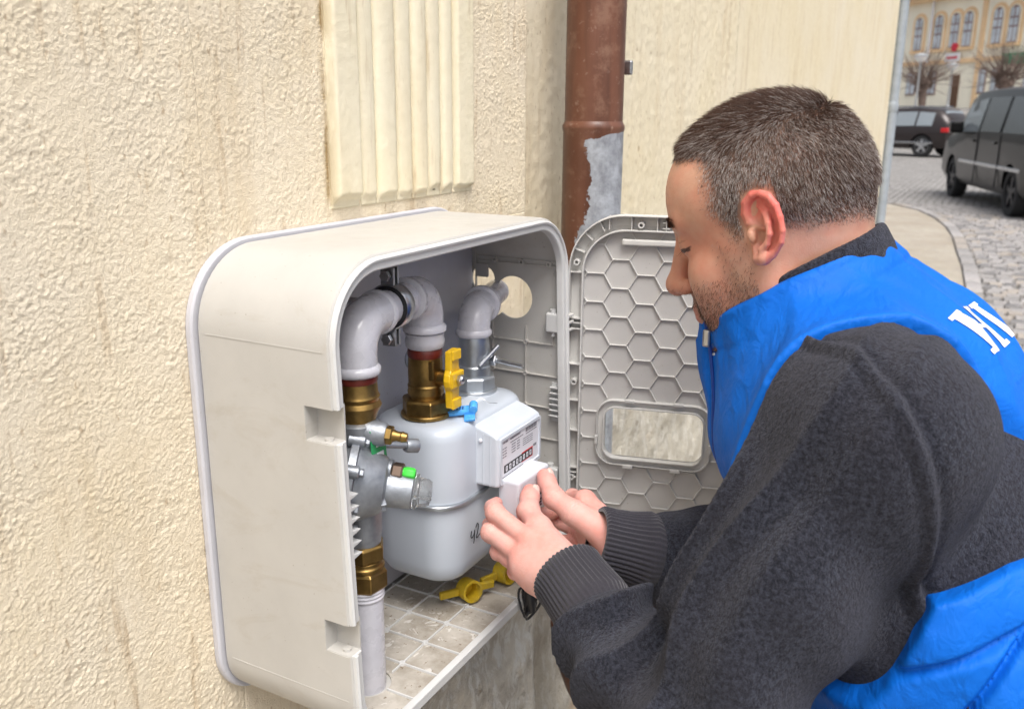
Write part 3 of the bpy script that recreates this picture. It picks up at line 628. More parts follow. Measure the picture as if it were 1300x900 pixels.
# blue seal with its wire
seal = empty('lead_seal', (.285, -.125, 1.047), 'translucent blue plastic security seal lying on top of the meter', 'seal')
Ms = Matrix.Translation((.2640, -.1260, 1.0525)) @ Matrix.Rotation(math.radians(-63), 4, 'Z') @ Matrix.Scale(1.25, 4) @ Matrix.Rotation(math.radians(-8), 4, 'Y') @ Matrix.Rotation(math.radians(14), 4, 'X')
b = MB(); b.box((-.021, -.0055, -.002), (.015, .0055, .002), Ms); b.build('seal_body', M_blue, seal, 0, .0012)
b = MB(); b.lathe(Ms @ Vector((.013, -.006, .003)), Ms.to_3x3() @ Vector((0, 1, 0)), [(0, .005), (.013, .005)], 16); b.box((.004, -.014, -.004), (.014, -.004, -.0015), Ms); b.build('seal_drum', M_blue, seal, 30, .0006)
b = MB(); b.box((-.012, -.0042, .0019), (.006, .0042, .0026), Ms); b.build('seal_letters_panel', plain('pale blue panel', (.12, .40, .85), .35), seal, 0, .0003)
b = MB()
for k in range(6):
    for e in (-.0022, .0006): b.box((-.0105+k*.0026, e, .0026), (-.0092+k*.0026, e+.0020, .0029), Ms)
b.build('seal_embossing', plain('dark blue emboss', (.01, .06, .25), .4), seal, 0)
b = MB(); b.tube([Ms @ Vector(p) for p in ((.012, .004, .003), (.020, .008, .006), (.027, .006, .001), (.034, .010, -.003))], .0004, 5); b.build('seal_wire', M_zinc, seal)
# regulator
reg = empty('pressure_regulator', (RX, RY, .965), 'grey die cast gas pressure regulator with green cap and clear plastic plug', 'regulator')
b = MB(); b.lathe((RX, RY, .962), (0, 0, 1), [(0, .0170), (.010, .0185), (.020, .0195), (.060, .0205), (.100, .0205), (.118, .0200), (.124, .0215), (.130, .0210), (.133, .0170)], 28); b.build('regulator_body', M_cast, reg, 40)
ax = Vector((.50, -.84, -.16)).normalized(); fc = Vector((.077, -.118, 1.035))
b = MB(); b.lathe(fc, ax, [(-.030, .020), (-.016, .036), (-.004, .0405), (-.003, .0455), (.004, .0455), (.005, .0405), (.012, .0375), (.024, .0320), (.032, .0270), (.034, .0180)], 36); b.build('diaphragm_housing', M_cast, reg, 30)
b = MB(); fd, fu, fw = perp(ax)
for k in range(8):
    a = 2*PI*k/8+.2; q = fc+(fu*math.cos(a)+fw*math.sin(a))*.0462
    b.lathe(q-ax*.008, ax, [(0, .005), (.001, .0062), (.016, .0062), (.017, .0048)], 14); b.hexnut(q+ax*.009, ax, .004, .0044)
build_split(b, 'flange_screw', M_cast, reg, 30)
for k in range(5):
    a = 2*PI*k/8+.5; b = MB(); q = fc+(fu*math.cos(a)+fw*math.sin(a))*.030
    b.bar(q+ax*.012, fc+(fu*math.cos(a)+fw*math.sin(a))*.020+ax*.036, .003, .008, fu*math.cos(a)+fw*math.sin(a)); b.build('cast_fin', M_cast, reg, 0, .0008)
sc = fc+ax*.030+Vector((.004, 0, -.004))
b = MB(); b.lathe(sc, ax, [(0, .0195), (.016, .0185), (.026, .0180), (.028, .0150)], 26); b.build('spring_neck', M_cast, reg, 40)
b = MB(); b.lathe(sc+ax*.027, ax, [(0, .0160), (.002, .0175), (.005, .0175), (.006, .0150), (.014, .0140), (.018, .0115), (.019, .006)], 24); b.build('clear_plug', M_clear, reg, 40)
b = MB(); b.box((-.0016, -.015, 0), (.0016, .015, .022), Matrix.Translation(sc+ax*.024) @ ax.to_track_quat('Z', 'X').to_matrix().to_4x4()); b.build('plug_fin', M_clear, reg, 0, .0008)
a0 = Vector((.100, -.150, 1.043)); ay = Vector((.35, -.93, -.1)).normalized()
b = MB(); b.lathe(a0-ay*.016, ay, [(0, .0115), (.016, .0110)], 20); b.build('relief_socket', M_cast, reg)
b = MB(); b.hexnut(a0, ay, .011, .0092); b.build('relief_nut', plain('brown bronze nut', (.18, .13, .10), .4, .9), reg, 30)
b = MB(); b.lathe(a0+ay*.011, ay, [(0, .0058), (.003, .0066), (.010, .0062), (.012, .0050)], 6); b.lathe(a0+ay*.010, ay, [(0, .0054), (.010, .0054)], 16); b.build('green_cap', M_green, reg, 30, .0008)
h0 = Vector((.092, -.148, 1.083))
b = MB(); b.lathe(h0-ay*.018, ay, [(0, .0125), (.016, .0120), (.020, .0105)], 20); b.build('test_socket', M_cast, reg)
b = MB(); b.hexnut(h0+ay*.001, ay, .007, .0092); b.lathe(h0+ay*.008, ay, [(0, .0062), (.004, .0048), (.008, .0048), (.009, .0054), (.014, .0042), (.0145, .0024)], 16); b.build('test_nipple', M_brass, reg, 30)
e0 = Vector((.118, -.100, 1.085)); b = MB(); b.lathe(e0, Vector((.8, -.6, 0)), [(-.03, .0160), (.002, .0180), (.004, .0195), (.009, .0195), (.011, .0165), (.0115, .010)], 26); b.build('strainer_cap', M_cast, reg, 40)
b = MB(); b.cyl((.113, -.118, 1.060), (.150, -.135, 1.050), .0035, n=12); b.lathe((.146, -.133, 1.051), Vector((.037, -.017, -.010)), [(0, .006), (.003, .0075), (.014, .0075), (.014, .0045), (.008, .004)], 18); b.build('breather_tube', M_cast, reg, 40)
b = MB(); b.bar((RX+.000, RY-.0218, 1.090), (RX+.005, RY-.0218, 1.030), .0012, .022, (1, 0, 0)); b.build('green_label', M_greenl, reg, 0)
b = MB()
for k in range(3): b.box((RX-.003+.001*k, RY-.0232, 1.071-k*.014), (RX+.008, RY-.0217, 1.079-k*.014))
stuff(b.build('label_text', M_print, reg, 0))
# loose yellow plastic wing pieces on the tray
def wing(c, rz, label):
    o = empty('wing_coupling', c, label, 'plastic coupling', 'yellow plastic couplings on the tray', rz)
    Mx = Matrix.Translation(c) @ Matrix.Rotation(rz, 4, 'Z')
    b = MB(); A = Mx @ Vector((0, -.008, .0135)); D = Mx.to_3x3() @ Vector((.15, -.95, .12))
    b.lathe(A, D, [(0, .0130), (.019, .0138), (.0195, .0138), (.0195, .0108), (.001, .0100)], 26); b.build('ring', M_yplas, o, 40)
    for sx in (-1, 1):
        b = MB(); b.box((min(sx*.011, sx*.036), -.018, .009), (max(sx*.011, sx*.036), -.012, .0185), Mx); b.build('wing', M_yplas, o, 0, .0015)
    return o
wing((.288, -.112, FZ+.0008), math.radians(-35), 'yellow plastic wing coupling at the tray front, its ring facing out')
wing((.342, -.128, FZ+.0008), math.radians(-20), 'yellow plastic wing coupling lying deeper in the tray by the cable')
cb = empty('cable_coil', (.325, -.185, .80), 'bundled black cable hanging over the front lip of the tray', 'cable')
b = MB(); rr = random.Random(5)
def loop(c, w, h, ph, tilt):
    P = []
    for k in range(20):
        a = 2*PI*k/20; P.append(Vector(c)+Vector((w*math.cos(a)*.8+rr.uniform(-.001, .001), -w*math.cos(a)*tilt-.004*math.sin(a*2+ph), h*math.sin(a))))
    b.tube(P, .0016, 8, False, True)
loop((.303, -.195, .809), .011, .021, .3, .6); loop((.316, -.193, .803), .013, .026, 1.0, .5); loop((.309, -.194, .812), .005, .019, 2.0, .5); loop((.311, -.196, .811), .004, .022, 2.4, .4); loop((.314, -.196, .810), .003, .020, .8, .4)
b.build('cable_loops', M_black, cb, 60)
b = MB(); b.tube([(.309, -.195, .826), (.310, -.194, .815), (.311, -.196, .803), (.312, -.197, .793)], [.006, .0072, .0068, .005], 12); b.tube([(.309, -.195, .826), (.318, -.19, .85), (.325, -.192, .89), (.315, -.190, .925)], .0016, 8); b.build('cable_bundle', M_black, cb, 60)
# the module in the man's hands
mod = empty('radio_module', (.309, -.186, .925), 'small white plastic module held under the meter index by both hands', 'module')
Mm = Matrix.Translation((.309, -.186, .950)) @ Matrix.Rotation(math.radians(-3), 4, 'Z')
b = MB(); b.box((-.036, -.0145, -.026), (.036, .0145, .026), Mm); b.build('module_case', M_module, mod, 0, .004, 3)
b = MB(); b.box((-.008, -.0152, -.022), (.030, -.0144, .004), Mm); b.build('module_label', M_print, mod, 0)
b = MB()
for i in range(7):
    for j in range(6):
        if rr.random() < .6: b.box((.000+i*.004, -.0156, -.020+j*.0036), (.0032+i*.004, -.0151, -.0174+j*.0036), Mm)
stuff(b.build('label_print', M_ink, mod, 0))
# ---------------------------------------------------------------- implicit surfaces -> mesh (for the figure)
def V3(*a): return np.array(a, np.float32)
def smin(a, b, k): h = np.clip(.5+.5*(b-a)/k, 0, 1); return b+(a-b)*h-k*h*(1-h)
def smax(a, b, k): return -smin(-a, -b, k)
def s_sph(p, c, r): return np.sqrt(((p-np.asarray(c, np.float32))**2).sum(-1))-r
def s_ell(p, c, r, R=None):
    q = p-np.asarray(c, np.float32)
    if R is not None: q = q @ np.asarray(R, np.float32)        # columns of R = ellipsoid axes
    r = np.asarray(r, np.float32); k0 = np.sqrt(((q/r)**2).sum(-1))+1e-9; k1 = np.sqrt(((q/(r*r))**2).sum(-1))+1e-9
    return k0*(k0-1)/k1
def s_cone(p, a, b, r1, r2):
    a = np.asarray(a, np.float32); b = np.asarray(b, np.float32); ba = b-a; l2 = float(ba@ba); rr = r1-r2; a2 = l2-rr*rr; il2 = 1/l2
    pa = p-a; y = pa@ba; z = y-l2; x2 = ((pa*l2-y[:, None]*ba)**2).sum(-1); y2 = y*y*l2; z2 = z*z*l2
    k = np.sign(rr)*rr*rr*x2
    c1 = np.sign(z)*a2*z2 > k; c2 = np.sign(y)*a2*y2 < k
    return np.where(c1, np.sqrt(x2+z2)*il2-r2, np.where(c2, np.sqrt(x2+y2)*il2-r1, (np.sqrt(np.maximum(x2*a2*il2, 0))+y*rr)*il2-r1)).astype(np.float32)
def chain(p, pts, rad, k):
    d = None
    for i in range(len(pts)-1):
        e = s_cone(p, pts[i], pts[i+1], rad[i], rad[i+1]); d = e if d is None else smin(d, e, k)
    return d
def near(p, c, r, fn):
    """evaluate fn only inside the sphere (c, r); outside return the distance to that sphere plus a margin"""
    q = np.sqrt(((p-np.asarray(c, np.float32))**2).sum(-1)); m = q < r+.012; d = (q-r+.012).astype(np.float32)
    if m.any(): d[m] = fn(p[m])
    return d
def cheap(p, f, s=0.0):
    """inexpensive smooth noise for folds"""
    x, y, z = (p[:, 0]*f+s), (p[:, 1]*f+s*1.7), (p[:, 2]*f+s*2.3)
    return .5*np.sin(x*2.1+1.6*np.sin(y*1.7+.9*np.sin(z*1.3)))*np.cos(z*1.9+1.1*np.sin(x*1.2))+.5*np.sin(y*2.7+z*1.4+1.3*np.sin(x*1.9+2))
def mesh_sdf(f, lo, hi, h, slack=1.25):
    def ev(P):
        out = np.empty(len(P), np.float32)
        for i in range(0, len(P), 400000): out[i:i+400000] = f(P[i:i+400000])
        return out
    lo = np.asarray(lo, np.float64); n = np.ceil((np.asarray(hi)-lo)/(h*16)).astype(int)
    blk = np.stack(np.meshgrid(*[np.arange(k) for k in n], indexing='ij'), -1).reshape(-1, 3)*16
    for s, nx in ((16, 4), (4, 1)):
        c = (lo+(blk+s/2)*h).astype(np.float32); blk = blk[np.abs(ev(c)) < s*h*.87*slack+h]
        if s == 16:
            o = np.stack(np.meshgrid(*[np.arange(0, 16, 4)]*3, indexing='ij'), -1).reshape(-1, 3); blk = (blk[:, None]+o).reshape(-1, 3)
    N = np.int64(1 << 20)
    idf = lambda I: (I[..., 0].astype(np.int64)*N+I[..., 1])*N+I[..., 2]
    o5 = np.stack(np.meshgrid(*[np.arange(5)]*3, indexing='ij'), -1).reshape(-1, 3)
    pid, inv = np.unique(idf((blk[:, None]+o5).reshape(-1, 3)), return_inverse=True)
    P = np.stack([pid//(N*N), (pid//N) % N, pid % N], -1)
    val = ev((lo+P*h).astype(np.float32))[inv].reshape(-1, 5, 5, 5)
    cor = [val[:, a:a+4, b_:b_+4, c:c+4] for a in (0, 1) for b_ in (0, 1) for c in (0, 1)]
    cs = np.stack(cor, -1).reshape(-1, 8); o4 = np.stack(np.meshgrid(*[np.arange(4)]*3, indexing='ij'), -1).reshape(-1, 3)
    C = (blk[:, None]+o4).reshape(-1, 3); act = (cs.min(1) < 0) & (cs.max(1) >= 0); cs = cs[act]; C = C[act]
    co = np.array([[a, b_, c] for a in (0, 1) for b_ in (0, 1) for c in (0, 1)], np.float32)
    acc = np.zeros((len(C), 3), np.float32); cnt = np.zeros(len(C), np.float32)
    for i in range(8):
        for j in range(i+1, 8):
            if abs(co[i]-co[j]).sum() == 1:
                a, b_ = cs[:, i], cs[:, j]; m = (a < 0) != (b_ < 0); t = np.where(m, a/np.where(m, a-b_, 1), 0)
                acc += np.where(m[:, None], co[i]+(co[j]-co[i])*t[:, None], 0); cnt += m
    Vx = lo+(C+acc/cnt[:, None])*h
    cid = idf(C); od = np.argsort(cid); cid = cid[od]; Vx = Vx[od]; C = C[od]; cs = cs[od]; F = []
    for ax in range(3):
        j = {0: 4, 1: 2, 2: 1}[ax]; m = (cs[:, 0] < 0) != (cs[:, j] < 0); c0 = C[m]; inside = cs[m, 0] < 0
        e1 = np.zeros(3, int); e2 = np.zeros(3, int); e1[(ax+1) % 3] = 1; e2[(ax+2) % 3] = 1
        ids = []; ok = np.ones(len(c0), bool)
        for q in (c0, c0-e1, c0-e1-e2, c0-e2):
            k = idf(q); w = np.clip(np.searchsorted(cid, k), 0, len(cid)-1); ok &= cid[w] == k; ids.append(w)
        Q = np.stack(ids, -1); Q = np.where(inside[:, None], Q, Q[:, ::-1]); F.append(Q[ok])
    return Vx.astype(np.float32), np.concatenate(F)
def vnormals(V, F):
    n = np.cross(V[F[:, 2]]-V[F[:, 0]], V[F[:, 3]]-V[F[:, 1]]); o = np.zeros_like(V)
    for k in range(4): np.add.at(o, F[:, k], n)
    return o/(np.linalg.norm(o, axis=1, keepdims=True)+1e-12)
def relax(V, F, it=1, lam=.5):
    for _ in range(it):
        s = np.zeros_like(V); c = np.zeros(len(V), np.float32)
        for a, b_ in ((0, 1), (1, 2), (2, 3), (3, 0)):
            np.add.at(s, F[:, a], V[F[:, b_]]); np.add.at(c, F[:, a], 1); np.add.at(s, F[:, b_], V[F[:, a]]); np.add.at(c, F[:, b_], 1)
        V = V+lam*(s/np.maximum(c, 1)[:, None]-V)
    return V
def paint(o, name, rgb):
    a = o.data.color_attributes.new(name, 'FLOAT_COLOR', 'POINT'); c = np.ones((len(rgb), 4), np.float32); c[:, :3] = rgb; a.data.foreach_set('color', c.ravel())
# ---------------------------------------------------------------- the man
person = empty('person', (.34, -.75, 0), 'man in blue padded vest and dark grey fleece bending to hold the module', 'person')
HS = 1.0                                                            # mesh resolution factor
# head frame: x forward, y to his left, z up; the ear canals lie at (0, +-.074, 0)
_hd, _pt, _rl = math.radians(89), math.radians(20), math.radians(2)
hf = np.array([math.cos(_hd)*math.cos(_pt), math.sin(_hd)*math.cos(_pt), -math.sin(_pt)]); hl = np.array([-math.sin(_hd), math.cos(_hd), 0.]); hu = np.cross(hf, hl)
hl, hu = hl*math.cos(_rl)+hu*math.sin(_rl), hu*math.cos(_rl)-hl*math.sin(_rl)
HR = np.stack([hf, hl, hu], 1).astype(np.float32)                   # columns: local axes in world
HO = (np.array([.2491, -.4505, 1.2773])-hl*.074).astype(np.float32)
def to_head(p): return (p-HO) @ HR
def from_head(q): return np.asarray(q, np.float32) @ HR.T+HO
# ear outline measured around the canal (u back, v up, mm) turned upright into the head frame
_ca, _sa = math.cos(_pt), math.sin(_pt)
def E2(u, v): u = u*1.10+.8; return (-u*_ca-v*_sa)/1000, (-u*_sa+v*_ca)/1000
_out = [(-9, 6), (-14.5, 16), (-14.5, 26), (-11, 33), (-4, 37.5), (4, 38), (12, 33.5), (18, 25), (22.5, 14), (25, 3), (23.5, -7), (18, -16), (11, -22.5), (3.5, -27), (-2, -25), (-3.5, -19)]
_cr = []
for _i in range(len(_out)):
    _p = [np.array(_out[(_i+_k) % len(_out)], float) for _k in (-1, 0, 1, 2)]
    for _t in (0, .34, .67): _cr.append(.5*(2*_p[1]+(_p[2]-_p[0])*_t+(2*_p[0]-5*_p[1]+4*_p[2]-_p[3])*_t**2+(3*_p[1]-_p[0]-3*_p[2]+_p[3])*_t**3))
EAR_O = np.array([E2(*q) for q in _cr], np.float32)
def ear_y(u, v): return .0735+.00042*(u+10)+.0022*np.clip((u+4)/14, 0, 1)
def EP(u, v, dy=0): x, z = E2(u, v); return (x, ear_y(u, v)+dy, z)
def poly_sdf(q, P):
    d = np.full(len(q), 1e9, np.float32); s = np.ones(len(q), np.float32); n = len(P); j = n-1
    for i in range(n):
        e = P[j]-P[i]; w = q-P[i]; b_ = w-e*np.clip((w@e)/(e@e), 0, 1)[:, None]; d = np.minimum(d, (b_**2).sum(-1))
        c1 = q[:, 1] >= P[i, 1]; c2 = q[:, 1] < P[j, 1]; c3 = e[0]*w[:, 1] > e[1]*w[:, 0]
        s = np.where((c1 & c2 & c3) | (~c1 & ~c2 & ~c3), -s, s); j = i
    return s*np.sqrt(d)
def ear_sdf(q):
    """q in the head frame, near the left ear"""
    u = ((-q[:, 0]*_ca-q[:, 2]*_sa)*1000-.8)/1.10; v = (-q[:, 0]*_sa+q[:, 2]*_ca)*1000
    base = ear_y(u, v)
    r2 = ((u-5)/8.0)**2+((v+0)/12.0)**2
    y0 = base-.0012-.0120*np.exp(-r2*1.1)-.0042*np.exp(-(((u+5)/5)**2+((v-21)/8)**2))           # concha, triangular fossa
    plate = np.maximum(np.abs(q[:, 1]-y0)-.0019, poly_sdf(q[:, [0, 2]], EAR_O*.95))
    hel = [EP(4, 5, -.007), EP(-3, 7, -.003), EP(-9, 9.5, .0), EP(-12.2, 17, .0015), EP(-12.2, 26, .0030), EP(-7.5, 33.3, .0042), EP(0, 35.8, .0050), EP(8, 33.5, .0052), EP(14.6, 26.8, .0052), EP(19.2, 17, .0048), EP(22.2, 6, .0040), EP(21.8, -4, .0030), EP(18, -12, .0014)]
    d = smin(plate, chain(q, hel, [.0020, .0026, .0030, .0031, .0031, .0031, .0032, .0034, .0034, .0031, .0028, .0026, .0026], .001), .0016)
    anti = [EP(-1, 25, .000), EP(5, 19, .0022), EP(9.5, 11, .0042), EP(11.8, 2, .0046), EP(10, -7, .0036), EP(5.5, -12.5, .0036)]
    d = smin(d, chain(q, anti, [.0018, .0026, .0029, .0029, .0028, .0034], .0015), .0022)
    d = smin(d, chain(q, [EP(2, 27, .0), EP(7, 22, .0014), EP(9.5, 11, .0036)], [.0014, .0018, .0026], .0015), .0022)
    groove = [EP(-7, 26.5, .0045), EP(-1, 30.8, .0052), EP(7, 28.5, .0056), EP(13, 22, .0058), EP(16.4, 13, .0056), EP(18, 3, .0052), EP(16.5, -6, .0045)]
    d = smax(d, -chain(q, groove, [.0016, .0022, .0024, .0024, .0022, .0019, .0012], .001), .0016)
    d = smin(d, s_ell(q, EP(-5.0, -2, .0020), (.0042, .0045, .0066)), .004)                              # tragus
    d = smin(d, chain(q, [EP(15, -16, .0008), EP(8, -20.5, .0012), EP(2.4, -21.5, .0008)], [.0034, .0052, .0048], .003), .004)   # lobe
    d = smax(d, -s_ell(q, EP(2.5, -3, -.007), (.0042, .0085, .0070)), .0025)                             # canal
    return d
def head_sdf(q):
    a = q.copy(); a[:, 1] = np.abs(a[:, 1])
    d = s_ell(q, (.000, 0, .044), (.092, .0765, .079))
    d = smin(d, s_ell(q, (-.032, 0, .026), (.052, .067, .067)), .03)
    d = smin(d, s_ell(q, (.044, 0, .042), (.050, .062, .056)), .025)
    d = smin(d, s_ell(q, (.046, 0, -.030), (.043, .057, .070)), .02)
    d = smin(d, s_ell(a, (.012, .050, -.020), (.034, .021, .040)), .02)
    d = smin(d, s_cone(a, (.010, .050, -.052), (.066, .020, -.096), .0215, .0185), .02)
    d = smin(d, s_sph(q, (.081, 0, -.098), .0185), .018)
    d = smin(d, s_ell(a, (.060, .036, -.026), (.026, .022, .024)), .016)
    d = smin(d, s_ell(a, (.052, .033, -.058), (.030, .021, .026)), .02)
    d = smin(d, s_ell(q, (.075, 0, -.058), (.0235, .026, .026)), .014)                                   # muzzle
    d = smax(d, -s_ell(a, (.101, .033, .013), (.020, .018, .0125)), .014)                                # orbit
    d = smin(d, s_sph(a, (.0735, .0325, .010), .0155), .004)                                             # lidded eye
    d = smin(d, s_cone(a, (.0865, .008, .031), (.0735, .045, .031), .0105, .0085), .012)                 # brow
    d = smin(d, s_cone(q, (.0905, 0, .024), (.1115, 0, -.024), .0078, .0105), .010)                      # bridge
    d = smin(d, s_ell(q, (.1135, 0, -.0275), (.0125, .0120, .0115)), .008)
    d = smin(d, s_ell(a, (.1010, .0125, -.0315), (.0115, .0068, .0082)), .005)
    d = smin(d, s_cone(q, (.096, 0, -.038), (.0945, 0, -.050), .006, .007), .008)
    d = smax(d, -s_ell(a, (.1045, .0070, -.0415), (.0055, .0036, .0050)), .0025)
    d = smin(d, chain(a, [(.0985, 0, -.0555), (.0945, .012, -.0565), (.0845, .024, -.0600)], [.0055, .0050, .003], .004), .005)
    d = smin(d, chain(a, [(.0970, 0, -.0660), (.0930, .012, -.0650), (.0845, .023, -.0605)], [.0065, .0058, .003], .004), .005)
    d = smax(d, -s_cone(a, (.1060, 0, -.0605), (.0880, .025, -.0602), .0013, .0010), .003)
    d = smin(d, near(a, (-.008, .078, .004), .046, ear_sdf), .0035)
    return d
# joints (metres, world)
N_ = V3(.3400, -.4950, 1.1950)
C1 = V3(.3450, -.5500, 1.0930); C2 = V3(.3430, -.6270, .9670); C3 = V3(.3360, -.6980, .8175); HP = V3(.3330, -.7570, .7056)
S_ = V3(.1475, -.5740, 1.1370); E_ = V3(.0640, -.4770, .8780); W_ = V3(.1780, -.3060, .9325)
SR = V3(.5150, -.5050, 1.1300); ER = V3(.3900, -.4700, .8650); WR = V3(.2850, -.3190, .9210)
def neck_sdf(p):
    d = s_cone(p, from_head((-.022, 0, -.020)), V3(.337, -.505, 1.200), .0570, .0600)
    return smin(d, s_cone(p, from_head((.025, 0, -.070)), V3(.337, -.465, 1.165), .036, .055), .03)
def finger(p, pts, r): return chain(p, pts, r, .0035)
fr = (.0102, .0095, .0087, .0075)
LH = dict(w=V3(.1615, -.3345, .9265), i=[V3(.2000, -.2500, .9490), V3(.2090, -.2030, .9670), V3(.2310, -.1880, .9600), V3(.2580, -.1770, .9520)],
          m=[V3(.1890, -.2490, .9340), V3(.2035, -.2010, .9455), V3(.2290, -.1870, .9400), V3(.2570, -.1790, .9350)],
          r=[V3(.1830, -.2560, .9225), V3(.2050, -.2110, .9250), V3(.2370, -.1990, .9250), V3(.2600, -.1980, .9230)],
          l=[V3(.1800, -.2680, .9150), V3(.2020, -.2330, .9080), V3(.2260, -.2230, .9090), V3(.2450, -.2190, .9100)],
          t=[V3(.1930, -.2880, .9470), V3(.2240, -.2480, .9520), V3(.2490, -.2230, .9560), V3(.2760, -.2110, .9660)])
RH = dict(w=V3(.2860, -.3380, .9150), i=[V3(.3220, -.2590, .9480), V3(.3540, -.2290, .9330), V3(.3400, -.2080, .9160), V3(.3180, -.1960, .9150)],
          m=[V3(.3290, -.2600, .9280), V3(.3640, -.2270, .9160), V3(.3700, -.1980, .9230), V3(.3550, -.1830, .9330)],
          r=[V3(.3230, -.2660, .9000), V3(.3540, -.2350, .8920), V3(.3560, -.2100, .8950), V3(.3420, -.1960, .9030)],
          l=[V3(.3140, -.2760, .8880), V3(.3380, -.2520, .8780), V3(.3400, -.2320, .8810), V3(.3300, -.2200, .8870)],
          t=[V3(.2850, -.2960, .9360), V3(.2880, -.2600, .9470), V3(.2950, -.2320, .9560), V3(.3120, -.2115, .9720)])
def hand_sdf(p, H, el):
    w = H['w']; kn = [H[k][0] for k in 'imrl']
    d = None
    for k, rr in zip('imrl', (.0135, .0135, .0130, .0120)):
        e = s_cone(p, w*.72+H[k][0]*.28, H[k][0], .0175, rr*.86); d = e if d is None else smin(d, e, .012)
    d = smin(d, s_cone(p, w, w+(el-w)*.35, .0255, .0255), .02)
    d = smin(d, s_cone(p, w, (kn[1]+kn[2])/2, .0240, .0150), .015)
    th = H['t']
    d = smin(d, s_cone(p, w*.55+th[0]*.45, th[1], .0210, .0135), .014)
    for k, s in (('i', 1.0), ('m', 1.04), ('r', .98), ('l', .86)):
        f = H[k]; d = smin(d, finger(p, f, [r*s for r in fr]), .0045)
        d = smin(d, s_sph(p, f[1], .0101*s), .003); d = smin(d, s_ell(p, f[0], (.0120*s,)*3), .006)
    d = smin(d, chain(p, th[1:], [.0130, .0118, .0094], .004), .008)
    d = smin(d, s_sph(p, th[2], .0122), .004)
    a = th[2]; b_ = th[3]; d = smin(d, s_ell(p, a*.3+b_*.7, (.0116, .0106, .0120)), .004)
    # webs between the fingers
    for x, y in (('i', 'm'), ('m', 'r'), ('r', 'l')): d = smin(d, s_cone(p, (H[x][0]+H[y][0])/2, (H[x][0]+H[y][0])/2*.8+(H[x][1]+H[y][1])/2*.2, .008, .005), .005)
    return d
def torso(p, g=0.0):
    q = p.copy(); q[:, 0] = (q[:, 0]-.34)*.72
    f = lambda v: V3((v[0]-.34)*.72, v[1], v[2])
    d = chain(q, [f(N_), f(C1), f(C2), f(C3), f(HP)], [.056+g, .122+g, .146+g, .160+g, .150+g], .05)
    return d
def arms(p, g, sh):
    d = chain(p, [S_, (S_+E_)/2+V3(.004, -.012, 0), E_, (E_+W_)/2, W_], sh, .02)
    e = chain(p, [SR, (SR+ER)/2, ER, (ER+WR)/2, WR], sh, .02)
    return np.minimum(d, e)
def body_sdf(p):
    d = near(p, from_head((.0, 0, .015)), .168, lambda x: head_sdf(to_head(x)))
    d = smin(d, neck_sdf(p), .022)
    d = smin(d, chain(p, [N_, C1, C2], [.050, .060, .045], .03), .03)
    d = smin(d, arms(p, 0, [.036, .032, .028, .027, .023]), .02)
    for H, c, el in ((LH, V3(.205, -.25, .935), E_), (RH, V3(.318, -.255, .92), ER)): d = smin(d, near(p, c, .115, lambda x, H=H, el=el: hand_sdf(x, H, el)), .006)
    return d
EC = from_head((-.008, .080, .005)); HC = V3(.262, -.248, .935)
def warp(g):                                                        # a finer grid round the ear
    w = g-EC; r = np.sqrt((w*w).sum(-1)); t = np.clip((r-.075)/.085, 0, 1); s = .48+.52*t*t*(3-2*t)
    g = EC+w*s[:, None]; w = g-HC; r = np.sqrt((w*w).sum(-1)); t = np.clip((r-.15)/.12, 0, 1); s = .62+.38*t*t*(3-2*t)
    return (HC+w*s[:, None]).astype(np.float32)
bV, bF = mesh_sdf(lambda g: body_sdf(warp(g)), (.02, -.90, .56), (.62, -.15, 1.47), .00185*HS, 1.7)
bV = warp(bV)
bV = relax(bV, bF, 1, .35)
_n0 = vnormals(bV, bF)
for H in (LH, RH):                                                   # skin folds over the knuckles
    for k in 'imrlt':
        for j, wl, amp in ((1, .0030, .00055), (2, .0026, .00045)):
            a_, b_, c_ = H[k][j-1], H[k][j], H[k][j+1]; ax_ = (c_-a_)/np.linalg.norm(c_-a_); w_ = bV-b_; s_ = w_@ax_; rr_ = np.linalg.norm(w_, axis=1)
            mk = np.exp(-(s_/.0062)**2)*(rr_ < .019); bV = bV-_n0*(amp*np.cos(2*PI*s_/wl+.6*np.sin(rr_*600))*mk)[:, None]
bV = bV.astype(np.float32)
body = mesh_obj('body', bV, bF, None, person, 180)
# skin colour: warm base, flushed ear, nose, cheeks and knuckles, stubble shadow, scalp under the hair
q = to_head(bV); x, y, z = q[:, 0], q[:, 1], q[:, 2]; ay = np.abs(y)
def blob(c, r, s=1.0): return np.exp(-(((q-np.asarray(c))/np.asarray(r))**2).sum(1))*s
skin = np.tile(np.array([.560, .320, .225], np.float32), (len(bV), 1))
def tint(mask, col): 
    m = np.clip(mask, 0, 1)[:, None]; skin[:] = skin*(1-m)+np.array(col, np.float32)*m
headm = (z > -.2) & (np.abs(x) < .16) & (ay < .12)
def hair_mask(x, y, z):
    ay = np.abs(y); n = perlin(np.stack([x, y, z], -1)*90)*.004; z = z+n; x = x+n
    xf = .047+.031*np.clip((z-.066)/.026, 0, 1)*np.clip((.066-ay)/.02, 0, 1)+.02*np.clip((z-.10)/.02, 0, 1)-.55*np.clip(.028-z, 0, 1)
    zl = np.where(x > .010, -.012, np.where(x > -.024, .026, -.014-.20*np.clip(-.024-x, 0, 1)))
    zl = np.where((x > .006) & (x <= .014), -.012+(.014-x)/.008*.038, zl)
    return np.minimum(xf-x, z-zl)
hm = hair_mask(x, y, z)
tint(blob((.10, 0, -.02), (.02, .02, .03), .55), (.58, .235, .165)); tint(blob((.06, .05, -.02), (.03, .03, .03), .25), (.58, .27, .20))
tint(blob((.05, .05, .02), (.05, .05, .02), .35), (.47, .26, .165))
